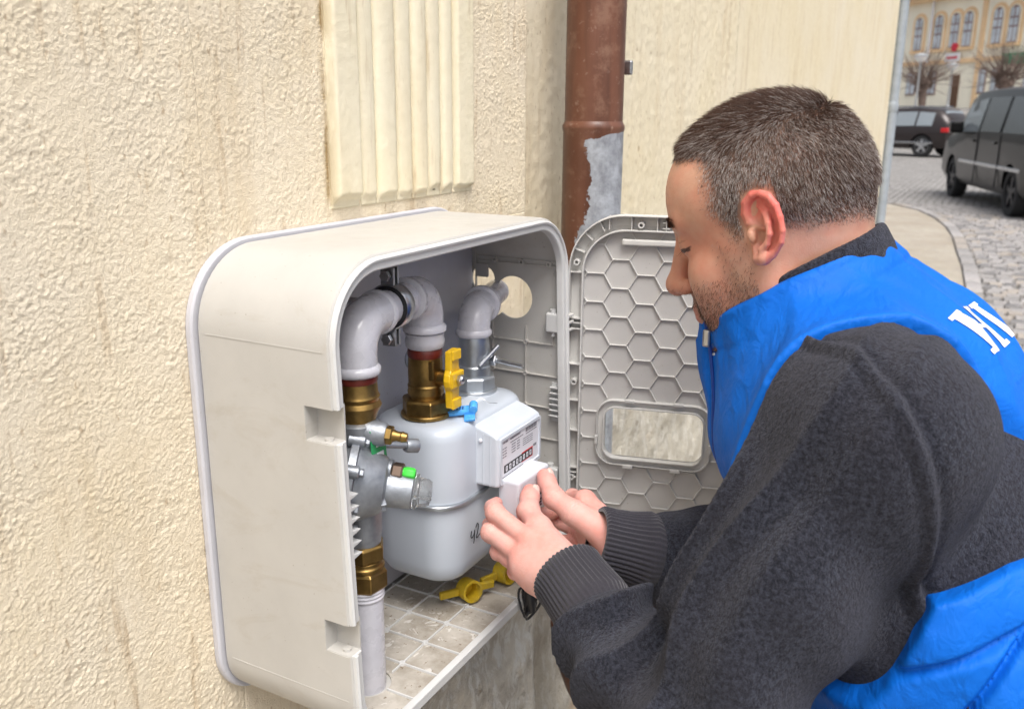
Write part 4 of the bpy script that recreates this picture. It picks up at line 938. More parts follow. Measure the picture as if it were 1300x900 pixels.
beard = np.clip((.047-np.abs(z+.070))/.02, 0, 1)*np.clip((x-.002)/.02, 0, 1)*np.clip((-.022-z-.10*np.clip(x-.03, 0, 1)+.0)/.02, 0, 1)
side = np.clip((.022-np.abs(x-.030))/.012, 0, 1)*np.clip((.012-z)/.02, 0, 1)*(z > -.12)
beard = np.maximum(beard, side*.8)*headm*np.clip((ay-.0)/.01, 0, 1); tint(beard*.50, (.235, .140, .105))
must = blob((.096, 0, -.047), (.012, .028, .008), .6); tint(must, (.16, .085, .055))
earm = np.zeros(len(bV)); sel = np.linalg.norm(np.stack([x+.008, ay-.080, z-.004], -1), axis=1) < .045
eu = (-x*_ca-z*_sa)*1000; ev_ = (-x*_sa+z*_ca)*1000
on = np.zeros(len(bV), bool); qq = q.copy(); qq[:, 1] = ay; on[sel] = ear_sdf(qq[sel].astype(np.float32)) < .0016
tint(np.where(on, .55, 0), (.66, .27, .22)); tint(np.where(on & (ev_ > 8), np.clip((ev_-8)/14, 0, 1)*.60, 0), (.67, .13, .12)); tint(np.where(on & (eu > 12), .45, 0), (.68, .15, .14))
tint(np.where(on & (np.hypot(eu+4, ev_+1) < 9), .8, 0), (.58, .33, .23))
tint(np.clip(hm/.026, 0, 1)*headm*.80*(~on), (.15, .095, .072))
lids = (np.abs(z-.0035-.05*(ay-.0325)) < .0020) & (x > .074) & (np.abs(ay-.034) < .0155); tint(np.where(lids & headm, .9, 0), (.05, .025, .02))
crease = (np.abs(z-.0125-.03*(ay-.03)) < .0009) & (x > .072) & (np.abs(ay-.034) < .014); tint(np.where(crease & headm, .45, 0), (.20, .09, .06))
tint(np.where((z < -.052) & (z > -.071) & (x > .093) & (ay < .02) & headm, .6, 0), (.50, .20, .17))
hands = (bV[:, 1] > -.40) & (bV[:, 2] < 1.03)
tint(np.where(hands, .85, 0), (.755, .43, .385))
for H in (LH, RH):
    for k in 'imrl':
        for j in (0, 1, 2):
            dd = np.linalg.norm(bV-H[k][j], axis=1); tint(np.exp(-(dd/.012)**2)*.35, (.68, .30, .245))
    tint(np.exp(-(np.linalg.norm(bV-H['t'][3], axis=1)/.014)**2)*.7, (.70, .255, .225)); tint(np.exp(-(np.linalg.norm(bV-H['i'][3], axis=1)/.014)**2)*.5, (.68, .28, .24))
paint(body, 'skin', skin)
m = NT('skin', .48, 0, .4)
c = m.attr('skin'); c = m.mix(m.ramp(m.noise(28, 4, .6), [(.40, 0), (.66, .60)]), c, m.mix(1.0, c, (1.05, .74, .70), 'MULTIPLY')); c = m.mix(m.ramp(m.noise(140, 4, .6), [(.35, 0), (.7, .30)]), c, m.mix(1.0, c, (.86, .70, .64), 'MULTIPLY')); m.set('Base Color', c)
m.set('Subsurface Weight', .18); m.p.inputs['Subsurface Radius'].default_value = (.9, .35, .2); m.set('Subsurface Scale', .006)
m.set('Roughness', m.ramp(m.noise(160, 3), [(.2, .40), (.8, .60)]))
m.bump(m.mix(.5, m.noise(900, 3), m.voro(650)), .30, .0010); body.data.materials.append(m.m)
# thumb nails
M_nail = plain('finger nail', (.78, .52, .46), .28, 0, .06, 200, coat=.2)
def nail(tip, prev, out, name='thumb_nail', w=.0066):
    t = (tip-prev)/np.linalg.norm(tip-prev); out = out-t*(out@t); out = out/np.linalg.norm(out); s = np.cross(t, out); c0 = tip-t*.0025; V = []; F = []
    for i in range(7):
        for j in range(7):
            a = (j/6-.5)*2; b_ = (i/6-.5)*2; u_ = a*w*(1-.16*max(0, b_)**2); V.append(c0+t*(b_*.0080*(1-.12*a*a))+s*u_+out*(.0116-.0036*a*a-.0006*b_*b_))
    for i in range(6):
        for j in range(6): F.append((i*7+j, i*7+j+1, i*7+8+j, i*7+7+j))
    o = mesh_obj(name, np.array(V), np.array(F), M_nail, person, 180); so = o.modifiers.new('thick', 'SOLIDIFY'); so.thickness = .0012; so.offset = -1
    return o
nail(LH['t'][3], LH['t'][2], V3(-.10, -.95, .30), w=.0074); nail(RH['t'][3], RH['t'][2], V3(.25, -.90, .35), w=.0074)
# ---- hair: real strands
def strands(name, P, Nn, D, L, rad, mat, tone, curl=.12):
    """P roots, Nn surface normals, D lying directions, L lengths"""
    n = len(P); K = 5; R = RNG.normal(size=(n, 3)).astype(np.float32)*curl
    pts = np.zeros((n, K, 3), np.float32); pts[:, 0] = P-Nn*.0005
    dirn = Nn*.75+D*.65+R; dirn /= np.linalg.norm(dirn, axis=1, keepdims=True)
    for k in range(1, K):
        dk = dirn*(1-.22*k)+D*(.22*k)+R*.3+Nn*.10; dk /= np.linalg.norm(dk, axis=1, keepdims=True); pts[:, k] = pts[:, k-1]+dk*(L/(K-1))[:, None]
    W = from_head(pts.reshape(-1, 3))
    cu = bpy.data.hair_curves.new(name); cu.add_curves([K]*n); cu.position_data.foreach_set('vector', W.astype(np.float32).ravel())
    r = np.tile(np.array([1, .95, .8, .55, .15], np.float32), n)*np.repeat(rad*RNG.uniform(.7, 1.2, n), K)
    a = cu.attributes.get('radius') or cu.attributes.new('radius', 'FLOAT', 'POINT'); a.data.foreach_set('value', r.astype(np.float32))
    a = cu.attributes.new('tone', 'FLOAT', 'CURVE'); a.data.foreach_set('value', tone.astype(np.float32))
    o = bpy.data.objects.new(name, cu); COL.objects.link(o); cu.materials.append(mat); setpar(o, person); return o
m = NT('hair strands', .55, 0, .22)
m.set('Base Color', m.ramp(m.attr('tone', 'Fac'), [(.0, (.040, .020, .014)), (.45, (.088, .046, .032)), (.62, (.15, .10, .078)), (.78, (.33, .285, .26)), (1, (.54, .51, .49))])); M_hair = m.m
_bn = vnormals(bV, bF); _hf = bF[((to_head(bV)[bF[:, 0]]-V3(0, 0, .02))**2).sum(1) < .15**2]
_ar = np.linalg.norm(np.cross(bV[_hf[:, 2]]-bV[_hf[:, 0]], bV[_hf[:, 3]]-bV[_hf[:, 1]]), axis=1); _cum = np.cumsum(_ar); _cum /= _cum[-1]
def sample_head(n, ok):
    out = []; tot = 0
    for _ in range(60):
        k = np.searchsorted(_cum, RNG.random(n*3)); s, t = RNG.random((2, n*3, 1)).astype(np.float32); f = _hf[k]
        mixv = lambda A: (A[f[:, 0]]*(1-s)+A[f[:, 1]]*s)*(1-t)+(A[f[:, 3]]*(1-s)+A[f[:, 2]]*s)*t
        Q = to_head(mixv(bV)); g = mixv(_bn) @ HR; m_ = ok(Q, 0); out.append((Q[m_], g[m_])); tot += m_.sum()
        if tot >= n: break
    Q = np.concatenate([o[0] for o in out])[:n]; g = np.concatenate([o[1] for o in out])[:n]
    return Q.astype(np.float32), (g/np.linalg.norm(g, axis=1, keepdims=True)).astype(np.float32)
def on_ear(Q):
    A = Q.copy(); A[:, 1] = np.abs(A[:, 1]); return near(A, (-.008, .078, .004), .046, ear_sdf) < .0045
P, G = sample_head(75000, lambda Q, t: (hair_mask(Q[:, 0], Q[:, 1], Q[:, 2]) > -t) & ((RNG.random(len(Q)) < np.clip(hair_mask(Q[:, 0], Q[:, 1], Q[:, 2])/.028, .04, 1)) if t == 0 else True) & ~on_ear(Q))
x, y, z = P.T; ay = np.abs(y)
top = np.clip((z-.075)/.04, 0, 1)
swirl = np.stack([np.full_like(x, .2), np.sign(y)*.12, -np.ones_like(x)], -1); swirl[:, 0] += np.clip(x/.05, -1, 1)*.35
D = swirl*(1-top)[:, None]+np.stack([np.full_like(x, 1.0), -.15*np.sign(y), np.full_like(x, .05)], -1)*top[:, None]
D += .35*np.stack([perlin(P*22), perlin(P*22+5), perlin(P*22+11)], -1); D -= G*(D*G).sum(1)[:, None]; D /= np.linalg.norm(D, axis=1, keepdims=True)
Ln = (.0062+.0090*top+.005*np.clip((x-.03)/.04, 0, 1)*top+.004*np.clip((-x-.05)/.04, 0, 1)*(z > .02))*RNG.uniform(.65, 1.2, len(P))*np.clip(.30+(z+.03)/.075, .28, 1)*np.clip(hair_mask(x, y, z)/.022, .35, 1)
greyp = np.clip(.58-.60*top+.30*np.exp(-((x-.015)/.035)**2-((z-.045)/.03)**2)-.12*np.clip((-x-.04)/.05, 0, 1)+.25*perlin(P*30)+.2*np.clip((z-.12)/.02, 0, 1), .04, .85)
tone = np.where(RNG.random(len(P)) < greyp*.78, RNG.uniform(.62, 1, len(P)), RNG.uniform(0, .6, len(P)))
strands('hair', P, G, D, Ln, .000135, M_hair, tone, .20)
def beard_ok(Q, t):
    X, Y, Z = Q.T
    a = (Z < -.028) & (Z > -.125) & (X > .012) & (np.abs(Y) > .004)
    b_ = (np.abs(X-.030) < .018) & (Z < .004) & (Z > -.125)
    lip = (np.abs(Y) < .024) & (Z > -.073) & (Z < -.053) & (X > .085)
    w = np.clip((-.020-Z)/.04, .10, 1)*np.clip(1-(X-.055)/.05*(Z > -.05), .15, 1)
    return (a | b_) & ~lip & ((RNG.random(len(Q)) < w) if t == 0 else True) & (Z < .01)
P, G = sample_head(12000, beard_ok); D = np.tile(V3(.25, 0, -1), (len(P), 1)); D = D-G*(D*G).sum(1)[:, None]; D /= np.linalg.norm(D, axis=1, keepdims=True)+1e-6
strands('stubble', P, G, D, RNG.uniform(.0018, .0048, len(P)), .00011, M_hair, np.where(RNG.random(len(P)) < .15, .8, RNG.uniform(.1, .6, len(P))), .25)
def brow_ok(Q, t): X, Y, Z = Q.T; c = .0345-.25*np.clip(np.abs(Y)-.035, 0, 1)+.06*np.clip(np.abs(Y)-.012, 0, .02); return (np.abs(Z-c) < .0046+t*.3) & (np.abs(np.abs(Y)-.031) < .020+t*.3) & (X > .04)
P, G = sample_head(1000, brow_ok); D = np.stack([np.full(len(P), -.3), np.sign(P[:, 1]), np.full(len(P), -.12)], -1); D -= G*(D*G).sum(1)[:, None]; D /= np.linalg.norm(D, axis=1, keepdims=True)
strands('eyebrows', P, G, D.astype(np.float32), RNG.uniform(.004, .0075, len(P)), .00014, M_hair, RNG.uniform(.15, .5, len(P)), .10)
def lash_ok(Q, t): X, Y, Z = Q.T; return (np.abs(Z-.0035-.05*(np.abs(Y)-.0325)) < .0009+t*.3) & (np.abs(np.abs(Y)-.034) < .013+t*.3) & (X > .06)
P, G = sample_head(160, lash_ok); D = np.tile(V3(1, 0, -.7), (len(P), 1)); D /= np.linalg.norm(D, axis=1, keepdims=True)
strands('eyelashes', P, G, D, RNG.uniform(.005, .008, len(P)), .00016, M_hair, RNG.uniform(0, .2, len(P)), .08)
# ---- clothing
def frame_along(a, b): d = (b-a)/np.linalg.norm(b-a); return d
CUP = V3(0, .52, .854); CUP /= np.linalg.norm(CUP); CC = V3(.342, -.470, 1.220)       # collar ring: axis and centre of its top edge
CLx = V3(-1, 0, 0); CLy = np.cross(CUP, CLx); CLy /= np.linalg.norm(CLy)               # CLy points to the nape or throat
def collar_co(p, sh=0): w = p-CC-sh; return w@CLx, w@CLy, w@CUP
def ring_sdf(p, R0, R1, th, t0, t1, sh=0):
    a, b_, t = collar_co(p, sh); rho = np.sqrt((a/1.04)**2+b_**2); R = R0+(R1-R0)*np.clip(-t/.07, 0, 1.2)
    return smax(np.abs(rho-R)-th, np.maximum(t-t1, t0-t), .006)
def masked(p, d, fn, w=.03):
    m_ = np.abs(d) < w; o = np.zeros(len(p), np.float32)
    if m_.any(): o[m_] = fn(p[m_])
    return o
def arm_fold(p):
    """creases ringing the left forearm and the inside of the elbow, and soft drag folds on the upper sleeve"""
    a = E_; d = frame_along(E_, W_); t = (p-a)@d; L = float(np.linalg.norm(W_-E_)); n = cheap(p, 9)
    f = .0075*(1-2*np.abs(np.sin(t*58+2.2*n+1.2*cheap(p, 4, 3))))*np.clip((t+.02)/.05, 0, 1)*np.clip((L-.02-t)/.03, 0, 1)
    d2 = frame_along(S_, E_); t2 = (p-S_)@d2
    g = (.0040*cheap(p, 8, 2)+.003*np.sin(t2*70+5*cheap(p, 5)))*np.clip(t2/.06, 0, 1)*np.clip(1-(t2-.26)/.06, 0, 1)
    return f+g*1.25
seam_c = None
YL, YR = V3(.290, -.512, 1.155), V3(.390, -.508, 1.150)
def core(p, g, fold=False, full=True):
    d = torso(p, g)
    d = smin(d, s_cone(p, YL, S_+V3(.012, -.004, .002), .054+g, .080+g), .035)
    d = smin(d, s_cone(p, YR, SR+V3(-.01, 0, .002), .054+g, .080+g), .035)
    mL = (S_+E_)/2+V3(-.004, .012, .008)
    if full:
        L = chain(p, [S_, mL, E_, (E_+W_)/2, W_*.69+E_*.31], [.0760, .0665, .0610, .0510, .0450], .03)
        if fold: L = L-masked(p, L, arm_fold)
        R = chain(p, [SR, (SR+ER)/2, ER, (ER+WR)/2, WR*.66+ER*.34], [.078, .076, .070, .060, .049], .03)-.003*np.sin((p-ER)@frame_along(ER, WR)*95+3*cheap(p, 8))
    else:
        L = s_cone(p, S_, mL, .076+g, .0665+g); R = s_cone(p, SR, (SR+ER)/2, .078+g, .074+g)
    return smin(smin(d, L, .035), R, .035)
def fleece_sdf(p):
    d = core(p, 0, True)
    # sleeve seam: a raised welt round the shoulder
    sd = (p-S_)@SEAM_N+.012; rad = np.linalg.norm(p-S_, axis=1)
    d = d-np.where(rad < .17, .0042*np.exp(-((sd-.0)/.0042)**2)-.0030*np.exp(-((sd-.0095)/.0032)**2)-.0015*np.exp(-((sd+.0085)/.003)**2), 0)
    hollow = s_cone(p, N_+CUP*.030, N_+CUP*.2, .060, .080)
    d = smax(d, -hollow, .01)
    return d
SEAM_N = V3(.62, -.72, .30); SEAM_N /= np.linalg.norm(SEAM_N)
fV, fF = mesh_sdf(fleece_sdf, (-.08, -.95, .50), (.66, -.24, 1.30), .0032*HS)
m = NT('charcoal fleece', .95, 0, .1)
n1 = m.noise(270, 4, .75); n2 = m.noise(560, 3, .65); c = m.mix(m.ramp(n1, [(.40, 0), (.62, 1)]), (.0105, .0112, .0170), (.043, .047, .066))
c = m.mix(m.ramp(n2, [(.55, 0), (.70, .42)]), c, (.088, .093, .125)); c = m.mix(m.ramp(m.noise(18, 4), [(.4, 0), (.7, .35)]), c, (.028, .026, .033))
m.set('Base Color', c); m.set('Sheen Weight', .22); m.set('Sheen Roughness', .45); m.set('Sheen Tint', (.55, .55, .62, 1))
m.bump(m.mix(.45, n1, m.noise(620, 3, .7)), 1.0, .0055); M_fleece = m.m
fle = mesh_obj('fleece_jacket', fV, fF, M_fleece, person, 180)
fc_V, fc_F = mesh_sdf(lambda p: ring_sdf(p, .0800, .0860, .0048, -.06, .020, V3(-.003, -.012, .004)), (.20, -.60, 1.10), (.48, -.34, 1.34), .0026)
mesh_obj('fleece_collar', fc_V, fc_F, M_fleece, person, 180)
# ribbed cuffs
def cuff(name, wrist, elbow, r0, r1, r2, L, off, mat):
    d = Vector((elbow-wrist).tolist()).normalized(); o = Vector(wrist.tolist())+d*off; _, u, w = perp(d); n = 46*6; R = []
    for i, (t, r) in enumerate([(0, r0-.0045), (.0005, r0-.001), (.003, r0+.0012), (.012, r0+.001), (.3*L, r0*.6+r1*.4), (.6*L, r1), (.85*L, r1*.5+r2*.5), (L, r2), (L+.012, r2-.004)]):
        amp = .0011 if 0 < t < L else .0003
        R.append([o+d*t+(u*math.cos(2*PI*k/n)+w*math.sin(2*PI*k/n))*(r+amp*math.cos(2*PI*k*46/n)) for k in range(n)])
    b = MB(); b.rings(R, False); c = b.build(name, mat, person, 180); return c
m = NT('knitted cuff', .95, 0, .1); n1 = m.noise(600, 3, .7); m.set('Base Color', m.mix(n1, (.022, .021, .028), (.058, .055, .066))); m.bump(n1, .5, .001); m.set('Sheen Weight', .3); M_cuff = m.m
cuff('cuff', W_, E_, .0362, .0378, .0395, .058, -.007, M_cuff)
cuff('cuff', WR, ER, .0370, .0395, .0455, .056, -.030, M_cuff)
# ---- vest
def vest_detail(p):
    """puffed channels between stitch lines, the side panel seams, small drag folds"""
    ax_ = (N_-C3)/np.linalg.norm(N_-C3); t = (p-N_)@ax_; n = cheap(p, 5); d = 0
    low = np.clip((-.085-t)/.04, 0, 1)
    fr_ = V3(0, .9, .42); s = (p-C2)@fr_; gr = 0
    for t0 in (-.255, -.345, -.43): gr = np.maximum(gr, np.exp(-((t-t0-.008*n)/.0036)**2))
    for s0 in (-.045, .075): gr = np.maximum(gr, np.exp(-((s-s0-.008*cheap(p, 3, 4))/.0032)**2)*(p[:, 0] < .30))
    d = d-low*.0075*gr
    a, b_, tt = collar_co(p); rho = np.sqrt(a*a+b_*b_); ang = np.arctan2(b_, a); up_ = 1-low
    d = d+up_*.0042*(1-1.7*np.abs(np.sin(ang*6.5+1.6*cheap(p, 5, 2)+rho*14)))*np.exp(-((rho-.135)/.045)**2)*np.clip(.35+b_/.12, .15, 1)
    d = d+up_*.0030*cheap(p*V3(1, .7, 1.6), 13, 5)
    return d+.0035*cheap(p*V3(.5, 1.2, 1.2), 22, 3)*low+.0022*cheap(p*V3(1, .5, 2), 24, 1)*low+.0015*cheap(p, 14)
def vest_body(p):
    d = core(p, .0105, False, False)
    return d-masked(p, d, vest_detail)
def vest_shape(p):
    d = vest_body(p)
    # collar
    col = ring_sdf(p, .0890, .1080, .0066, -.085, .009)
    a, b_, tt = collar_co(p); rho = np.sqrt((a/1.04)**2+b_**2)
    well = np.maximum(rho-(.0824+.0190*np.clip(-tt/.07, 0, 1.2)), -.060-tt)
    d = smax(d, -well, .006)
    ang = np.arctan2(b_, a)
    col = col-.0018*np.sin(ang*17+6*cheap(p, 6))*np.clip((tt+.085)/.03, 0, 1)*np.clip((-tt)/.02, 0, 1)+.0028*np.exp(-((tt+.024)/.0034)**2)
    d = smin(d, col, .020)
    # armholes
    for c0, x0, sg in ((V3(0, -.578, 1.104), .206, 1), (V3(0, -.520, 1.06), .505, -1)):
        yy = (p[:, 1]-c0[1]); zz = (p[:, 2]-c0[2]); k0 = np.sqrt((yy/np.where(yy < 0, .178, .132))**2+(zz/np.where(zz > 0, .17, .100-.034*np.clip(-yy/.10, 0, 1)))**2); e = (k0-1)*.13
        xx = (p[:, 0]-x0)*sg+.60*np.clip(yy+.010, 0, .10)-(.9*np.clip(-yy-.045, 0, .10) if sg > 0 else 0)
        cutr = smax(e, xx, .02)
        if sg > 0: cutr = np.minimum(cutr, smax(s_cone(p, S_+V3(-.02, .0, -.01), (S_+E_)/2+V3(-.01, .006, -.01), .084, .10), xx, .02))
        else: cutr = np.minimum(cutr, smax(s_cone(p, SR+V3(.02, 0, -.01), (SR+ER)/2, .10, .14), xx, .02))
        d = smax(d, -cutr, .006)
    # open front: a slot along the zip
    return d
vV, vF = mesh_sdf(vest_shape, (.02, -.96, .60), (.66, -.33, 1.32), .0025*HS)
m = NT('royal blue nylon', .60, 0, .18)
c = m.mix(m.ramp(m.noise(6, 3), [(.3, 0), (.7, 1)]), (.0016, .112, .54), (.003, .138, .62)); m.set('Base Color', c)
wr = m.noise(1, 3, .5, m.map((24, 62, 50)), .5); wv = m.noise(1500, 2)
m.bump(m.mix(.04, wr, wv), .60, .006); m.set('Roughness', m.ramp(m.noise(50, 3), [(.2, .50), (.8, .66)])); M_nylon = m.m
vest = mesh_obj('padded_vest', vV, vF, M_nylon, person, 180)

def on_vest(P, it=5, off=.0):
    P = np.asarray(P, np.float32).copy()
    for _ in range(it):
        d = vest_shape(P); e = .0015; g = np.stack([vest_shape(P+V3(*o)*e)-d for o in ((1, 0, 0), (0, 1, 0), (0, 0, 1))], -1); g /= np.linalg.norm(g, axis=1, keepdims=True)+1e-9
        P = P-g*np.clip(d-off, -.02, .02)[:, None]
    return P, g
# zip: placket flap, teeth tape and pull at the open front
zl = np.array([(.292-.012*t, -.385-.020*t, 1.176-.150*t) for t in np.linspace(0, 1, 16)], np.float32); zp, zg = on_vest(zl)
b = MB(); b.tube([Vector(q.tolist()) for q in zp+zg*.001], .0022, 8); b.build('zip_tape', plain('dark blue zip', (.002, .045, .30), .5), person, 60)
V = []; fw = np.stack([np.zeros(16), np.ones(16), np.zeros(16)], -1)
for i in range(16):
    k = .010+.012*math.sin(PI*min(1, i/9))*(1-i/22); a_ = zp[i]+V3(.003, .002, 0); V += [a_, a_+V3(.010, k*.6, 0), a_+V3(.018, k, .001*math.sin(i)), a_+V3(.021, k-.001, 0)]
F = [(i*4+j, i*4+j+1, i*4+5+j, i*4+4+j) for i in range(15) for j in range(3)]
b = MB(); q_ = Vector((zp[1]+zg[1]*.002).tolist()); b.box(q_-Vector((.005, .004, .012)), q_+Vector((.004, .004, .006))); b.build('zip_pull', M_zinc, person, 0, .002)
o = mesh_obj('zip_placket', np.array(V), np.array(F), M_nylon, person, 180); s_ = o.modifiers.new('thick', 'SOLIDIFY'); s_.thickness = .0026; s_.offset = 0
# white lettering on the back of the vest: a serif H and the edge of the next letter
LO = V3(.2730, -.6148, 1.2202); LD = V3(-.0068, -.0392, -.0144); LW_ = V3(.0314, -.0098, .0084)*1.35       # start, down, across
def letter(name, rects, x0, x1):
    nu, nv = 110, 90; U, Vv = np.meshgrid(np.linspace(x0, x1, nu), np.linspace(-.06, 1.06, nv)); U = U.ravel(); Vv = Vv.ravel()
    nd = np.cross(LW_, LD); nd = nd/np.linalg.norm(nd); nd = nd if nd[2] > 0 else -nd; Q = (LO+LD*Vv[:, None]+LW_*U[:, None]).astype(np.float32)+nd*.03
    for _ in range(24): Q = Q-nd*np.clip(vest_shape(Q)-.0009, -.01, .01)[:, None]
    idx = np.arange(nu*nv).reshape(nv, nu)
    F = np.stack([idx[:-1, :-1], idx[:-1, 1:], idx[1:, 1:], idx[1:, :-1]], -1).reshape(-1, 4); cu = U[F].mean(1); cv = Vv[F].mean(1); k = np.zeros(len(F), bool)
    for a0, a1, b0, b1 in rects: k |= (cu > a0) & (cu < a1) & (cv > b0) & (cv < b1)
    F = F[k]; ids, inv = np.unique(F, return_inverse=True)
    return mesh_obj(name, Q[ids], inv.reshape(-1, 4), plain('white heat print', (.80, .81, .84), .45, 0, .04), person, 180)
letter('printed_letter', [(0, .27, 0, 1), (-.10, .29, -.03, .06), (-.10, .29, .94, 1.03), (.25, .75, .45, .55), (.73, .98, 0, 1), (.71, 1.08, -.03, .06), (.71, 1.08, .94, 1.03)], -.15, 1.12)
letter('printed_letter', [(1.28, 1.5, 0, 1), (1.2, 1.58, -.03, .06)], 1.15, 1.75)
# trousers and shoes, below the frame
def legs_sdf(p):
    d = s_ell(p, HP+V3(0, -.02, -.02), (.19, .155, .15))
    for sx in (-1, 1):
        hip = HP+V3(sx*.09, -.02, -.06); kn = V3(HP[0]+sx*.15, HP[1]+.22, .43); an = V3(HP[0]+sx*.14, HP[1]-.04, .09)
        d = smin(d, chain(p, [hip, kn, an], [.105, .072, .058], .03), .04)
    return d-.004*cheap(p, 12)
tV, tF = mesh_sdf(legs_sdf, (.0, -1.0, .02), (.68, -.40, .86), .008)
mesh_obj('trousers', tV, tF, plain('navy work trousers', (.025, .028, .040), .85, 0, .15, 40, .4, 500), person, 180)
for sx in (-1, 1):
    c0 = V3(HP[0]+sx*.14, HP[1]-.02, .0)
    def shoe(p): return np.maximum(smin(s_ell(p, c0+V3(0, .07, .045), (.048, .135, .05)), s_ell(p, c0+V3(0, -.02, .075), (.045, .065, .065)), .03), -p[:, 2]+.002)
    sV, sF = mesh_sdf(shoe, c0-V3(.08, .14, .01), c0+V3(.08, .24, .17), .006); mesh_obj('shoe', sV, sF, plain('black work shoe', (.02, .018, .017), .5), person, 180)
# thin reflective piping at the back of the collar seam
pl_ = np.array([CC+CLy*(-.098)*math.cos(a)+CLx*.100*math.sin(a)-CUP*(.030) for a in np.linspace(-.9, .5, 18)], np.float32); pp, pg = on_vest(pl_)
b = MB(); b.tube([Vector(q.tolist()) for q in pp+pg*.0004], .0014, 6); b.build('reflective_piping', plain('white piping', (.75, .76, .78), .4), person, 60)
# ---------------------------------------------------------------- ground, pavement, road
def ground_z(x): 
    t = np.clip((np.asarray(x, float)-33)/45, 0, 1); return 2.0*t*t*(3-2*t)
m = NT('distant cobbled road', .8, 0, .3)
v = m.voro(8.5, 'DISTANCE_TO_EDGE', rnd=.45); c = m.mix(m.ramp(m.noise(2.2, 5), [(.3, 0), (.7, 1)]), (.25, .24, .23), (.36, .345, .33))
c = m.mix(m.ramp(v, [(.02, 1), (.09, 0)]), c, (.13, .115, .10)); m.set('Base Color', c); m.bump(m.ramp(v, [(0, 0), (.12, 1)]), .8, .03); M_road = m.m
xs = np.concatenate([np.linspace(-30, 33, 30), np.linspace(35, 80, 24), [120, 300, 900]]); ys = np.array([-900, -200, -60, -20, -8, -3, -.72, 0, 3, 8, 20, 60, 200, 900.])
G_ = np.array([[(x, y, float(ground_z(x))-.004) for y in ys] for x in xs]); nx, ny = G_.shape[:2]; ii = np.arange(nx*ny).reshape(nx, ny)
tag(mesh_obj('road', G_.reshape(-1, 3), np.stack([ii[:-1, :-1], ii[1:, :-1], ii[1:, 1:], ii[:-1, 1:]], -1).reshape(-1, 4), M_road, None, 180), kind='structure')
road = bpy.data.objects['road']
kx = [-6, 2, 5, 6.3, 7.6, 8.8, 10, 11.2, 12.2, 13.2, 14.2, 15.0, 15.4, 15.5]; ky = [-.76, -.76, -.72, -.66, -.60, -.52, -.41, -.31, -.18, .02, .30, .75, 1.6, 3.0]
m = NT('worn tan pavement', .9, 0, .2); c = m.mix(m.ramp(m.noise(1.6, 6, .65), [(.35, 0), (.65, 1)]), (.33, .285, .225), (.41, .37, .31)); c = m.mix(m.ramp(m.noise(9, 5, .7), [(.5, 0), (.68, .8)]), c, (.30, .27, .235))
c = m.mix(m.ramp(m.noise(60, 3), [(.6, 0), (.75, .5)]), c, (.22, .18, .14)); m.set('Base Color', c); m.bump(m.noise(30, 6, .7), .6, .02); M_pave = m.m
b = MB(); n = len(kx); top = [(x, y+.13, .012) for x, y in zip(kx, ky)]+[(x, max(y+.13, .05), .012) for x, y in zip(kx, ky)]
top = [(kx[i], ky[i]+.13, .014) for i in range(n)]; bk = [(kx[i], 3.4, .014) for i in range(n)]
b.add(top+bk, [(i, i+1, n+i+1, n+i) for i in range(n-1)]); pv = tag(b.build('pavement', M_pave, None, 0), kind='structure')
M_sett = []
for k, col in enumerate(((.28, .265, .255), (.34, .32, .31), (.23, .22, .215), (.32, .285, .25))): M_sett.append(plain('granite sett %d' % k, col, .7, 0, .2, 30, .5, 60, .004, dirt=((.16, .13, .10), 12, .6, .6)))
def stone_mesh(name, sx, sy, h, mat, rr):
    b = MB(); j = lambda a: a*rr.uniform(.86, 1.0); e = .10
    P = [(-j(sx)/2, -j(sy)/2), (j(sx)/2, -j(sy)/2), (j(sx)/2, j(sy)/2), (-j(sx)/2, j(sy)/2)]
    b.rings([[(x, y, -.05) for x, y in P], [(x, y, h*.45) for x, y in P], [(x*(1-e), y*(1-e), h+rr.uniform(-.003, .003)) for x, y in P]]); o = b.build(name, mat, None, 60); me = o.data; bpy.data.objects.remove(o); return me
rr = random.Random(11)
kms = [stone_mesh('kerb_stone', .52, .13, .030, M_sett[k % 4], rr) for k in range(5)]
def put(me, name, x, y, rz, parent, z=0.0, sc=1.0):
    o = bpy.data.objects.new(name, me); COL.objects.link(o); o.parent = parent; o.location = (x, y, z); o.rotation_euler.z = rz; o.scale = (sc, sc, 1); return o
t = 4.2
while t < 15.2:
    y = float(np.interp(t, kx, ky)); y2 = float(np.interp(t+.3, kx, ky)); a = math.atan2(y2-y, .3); put(kms[rr.randrange(5)], 'kerb_stone', t+.24*math.cos(a), y+.06+.24*math.sin(a), a, pv, .006); t += .53*max(.35, math.cos(a))
sms = [stone_mesh('sett', .135, .105, .020, M_sett[k % 4], rr) for k in range(10)]
spots = []
for i, x in enumerate(np.arange(4.6, 17.5, .145)):
    yk = float(np.interp(x, kx, ky))-.02
    for k in range(14):
        y = yk-.06-.115*k+rr.uniform(-.012, .012)-.03*(i % 2); spots.append((x+rr.uniform(-.02, .02)+.05*math.sin(k*1.3), y, rr.uniform(-.12, .12), rr.randrange(10), rr.uniform(.9, 1.06)))
vis = [q for q in spots if q[1] > -.98-.006*(q[0]-5) and q[0] > 5.6]; vis.sort(key=lambda q: q[0]); near_s = vis[:300]; ns = set(map(id, near_s))
for x, y, rz, k, s in near_s: put(sms[k], 'sett', x, y, rz, road, rr.uniform(-.008, .006), s)
b = MB()
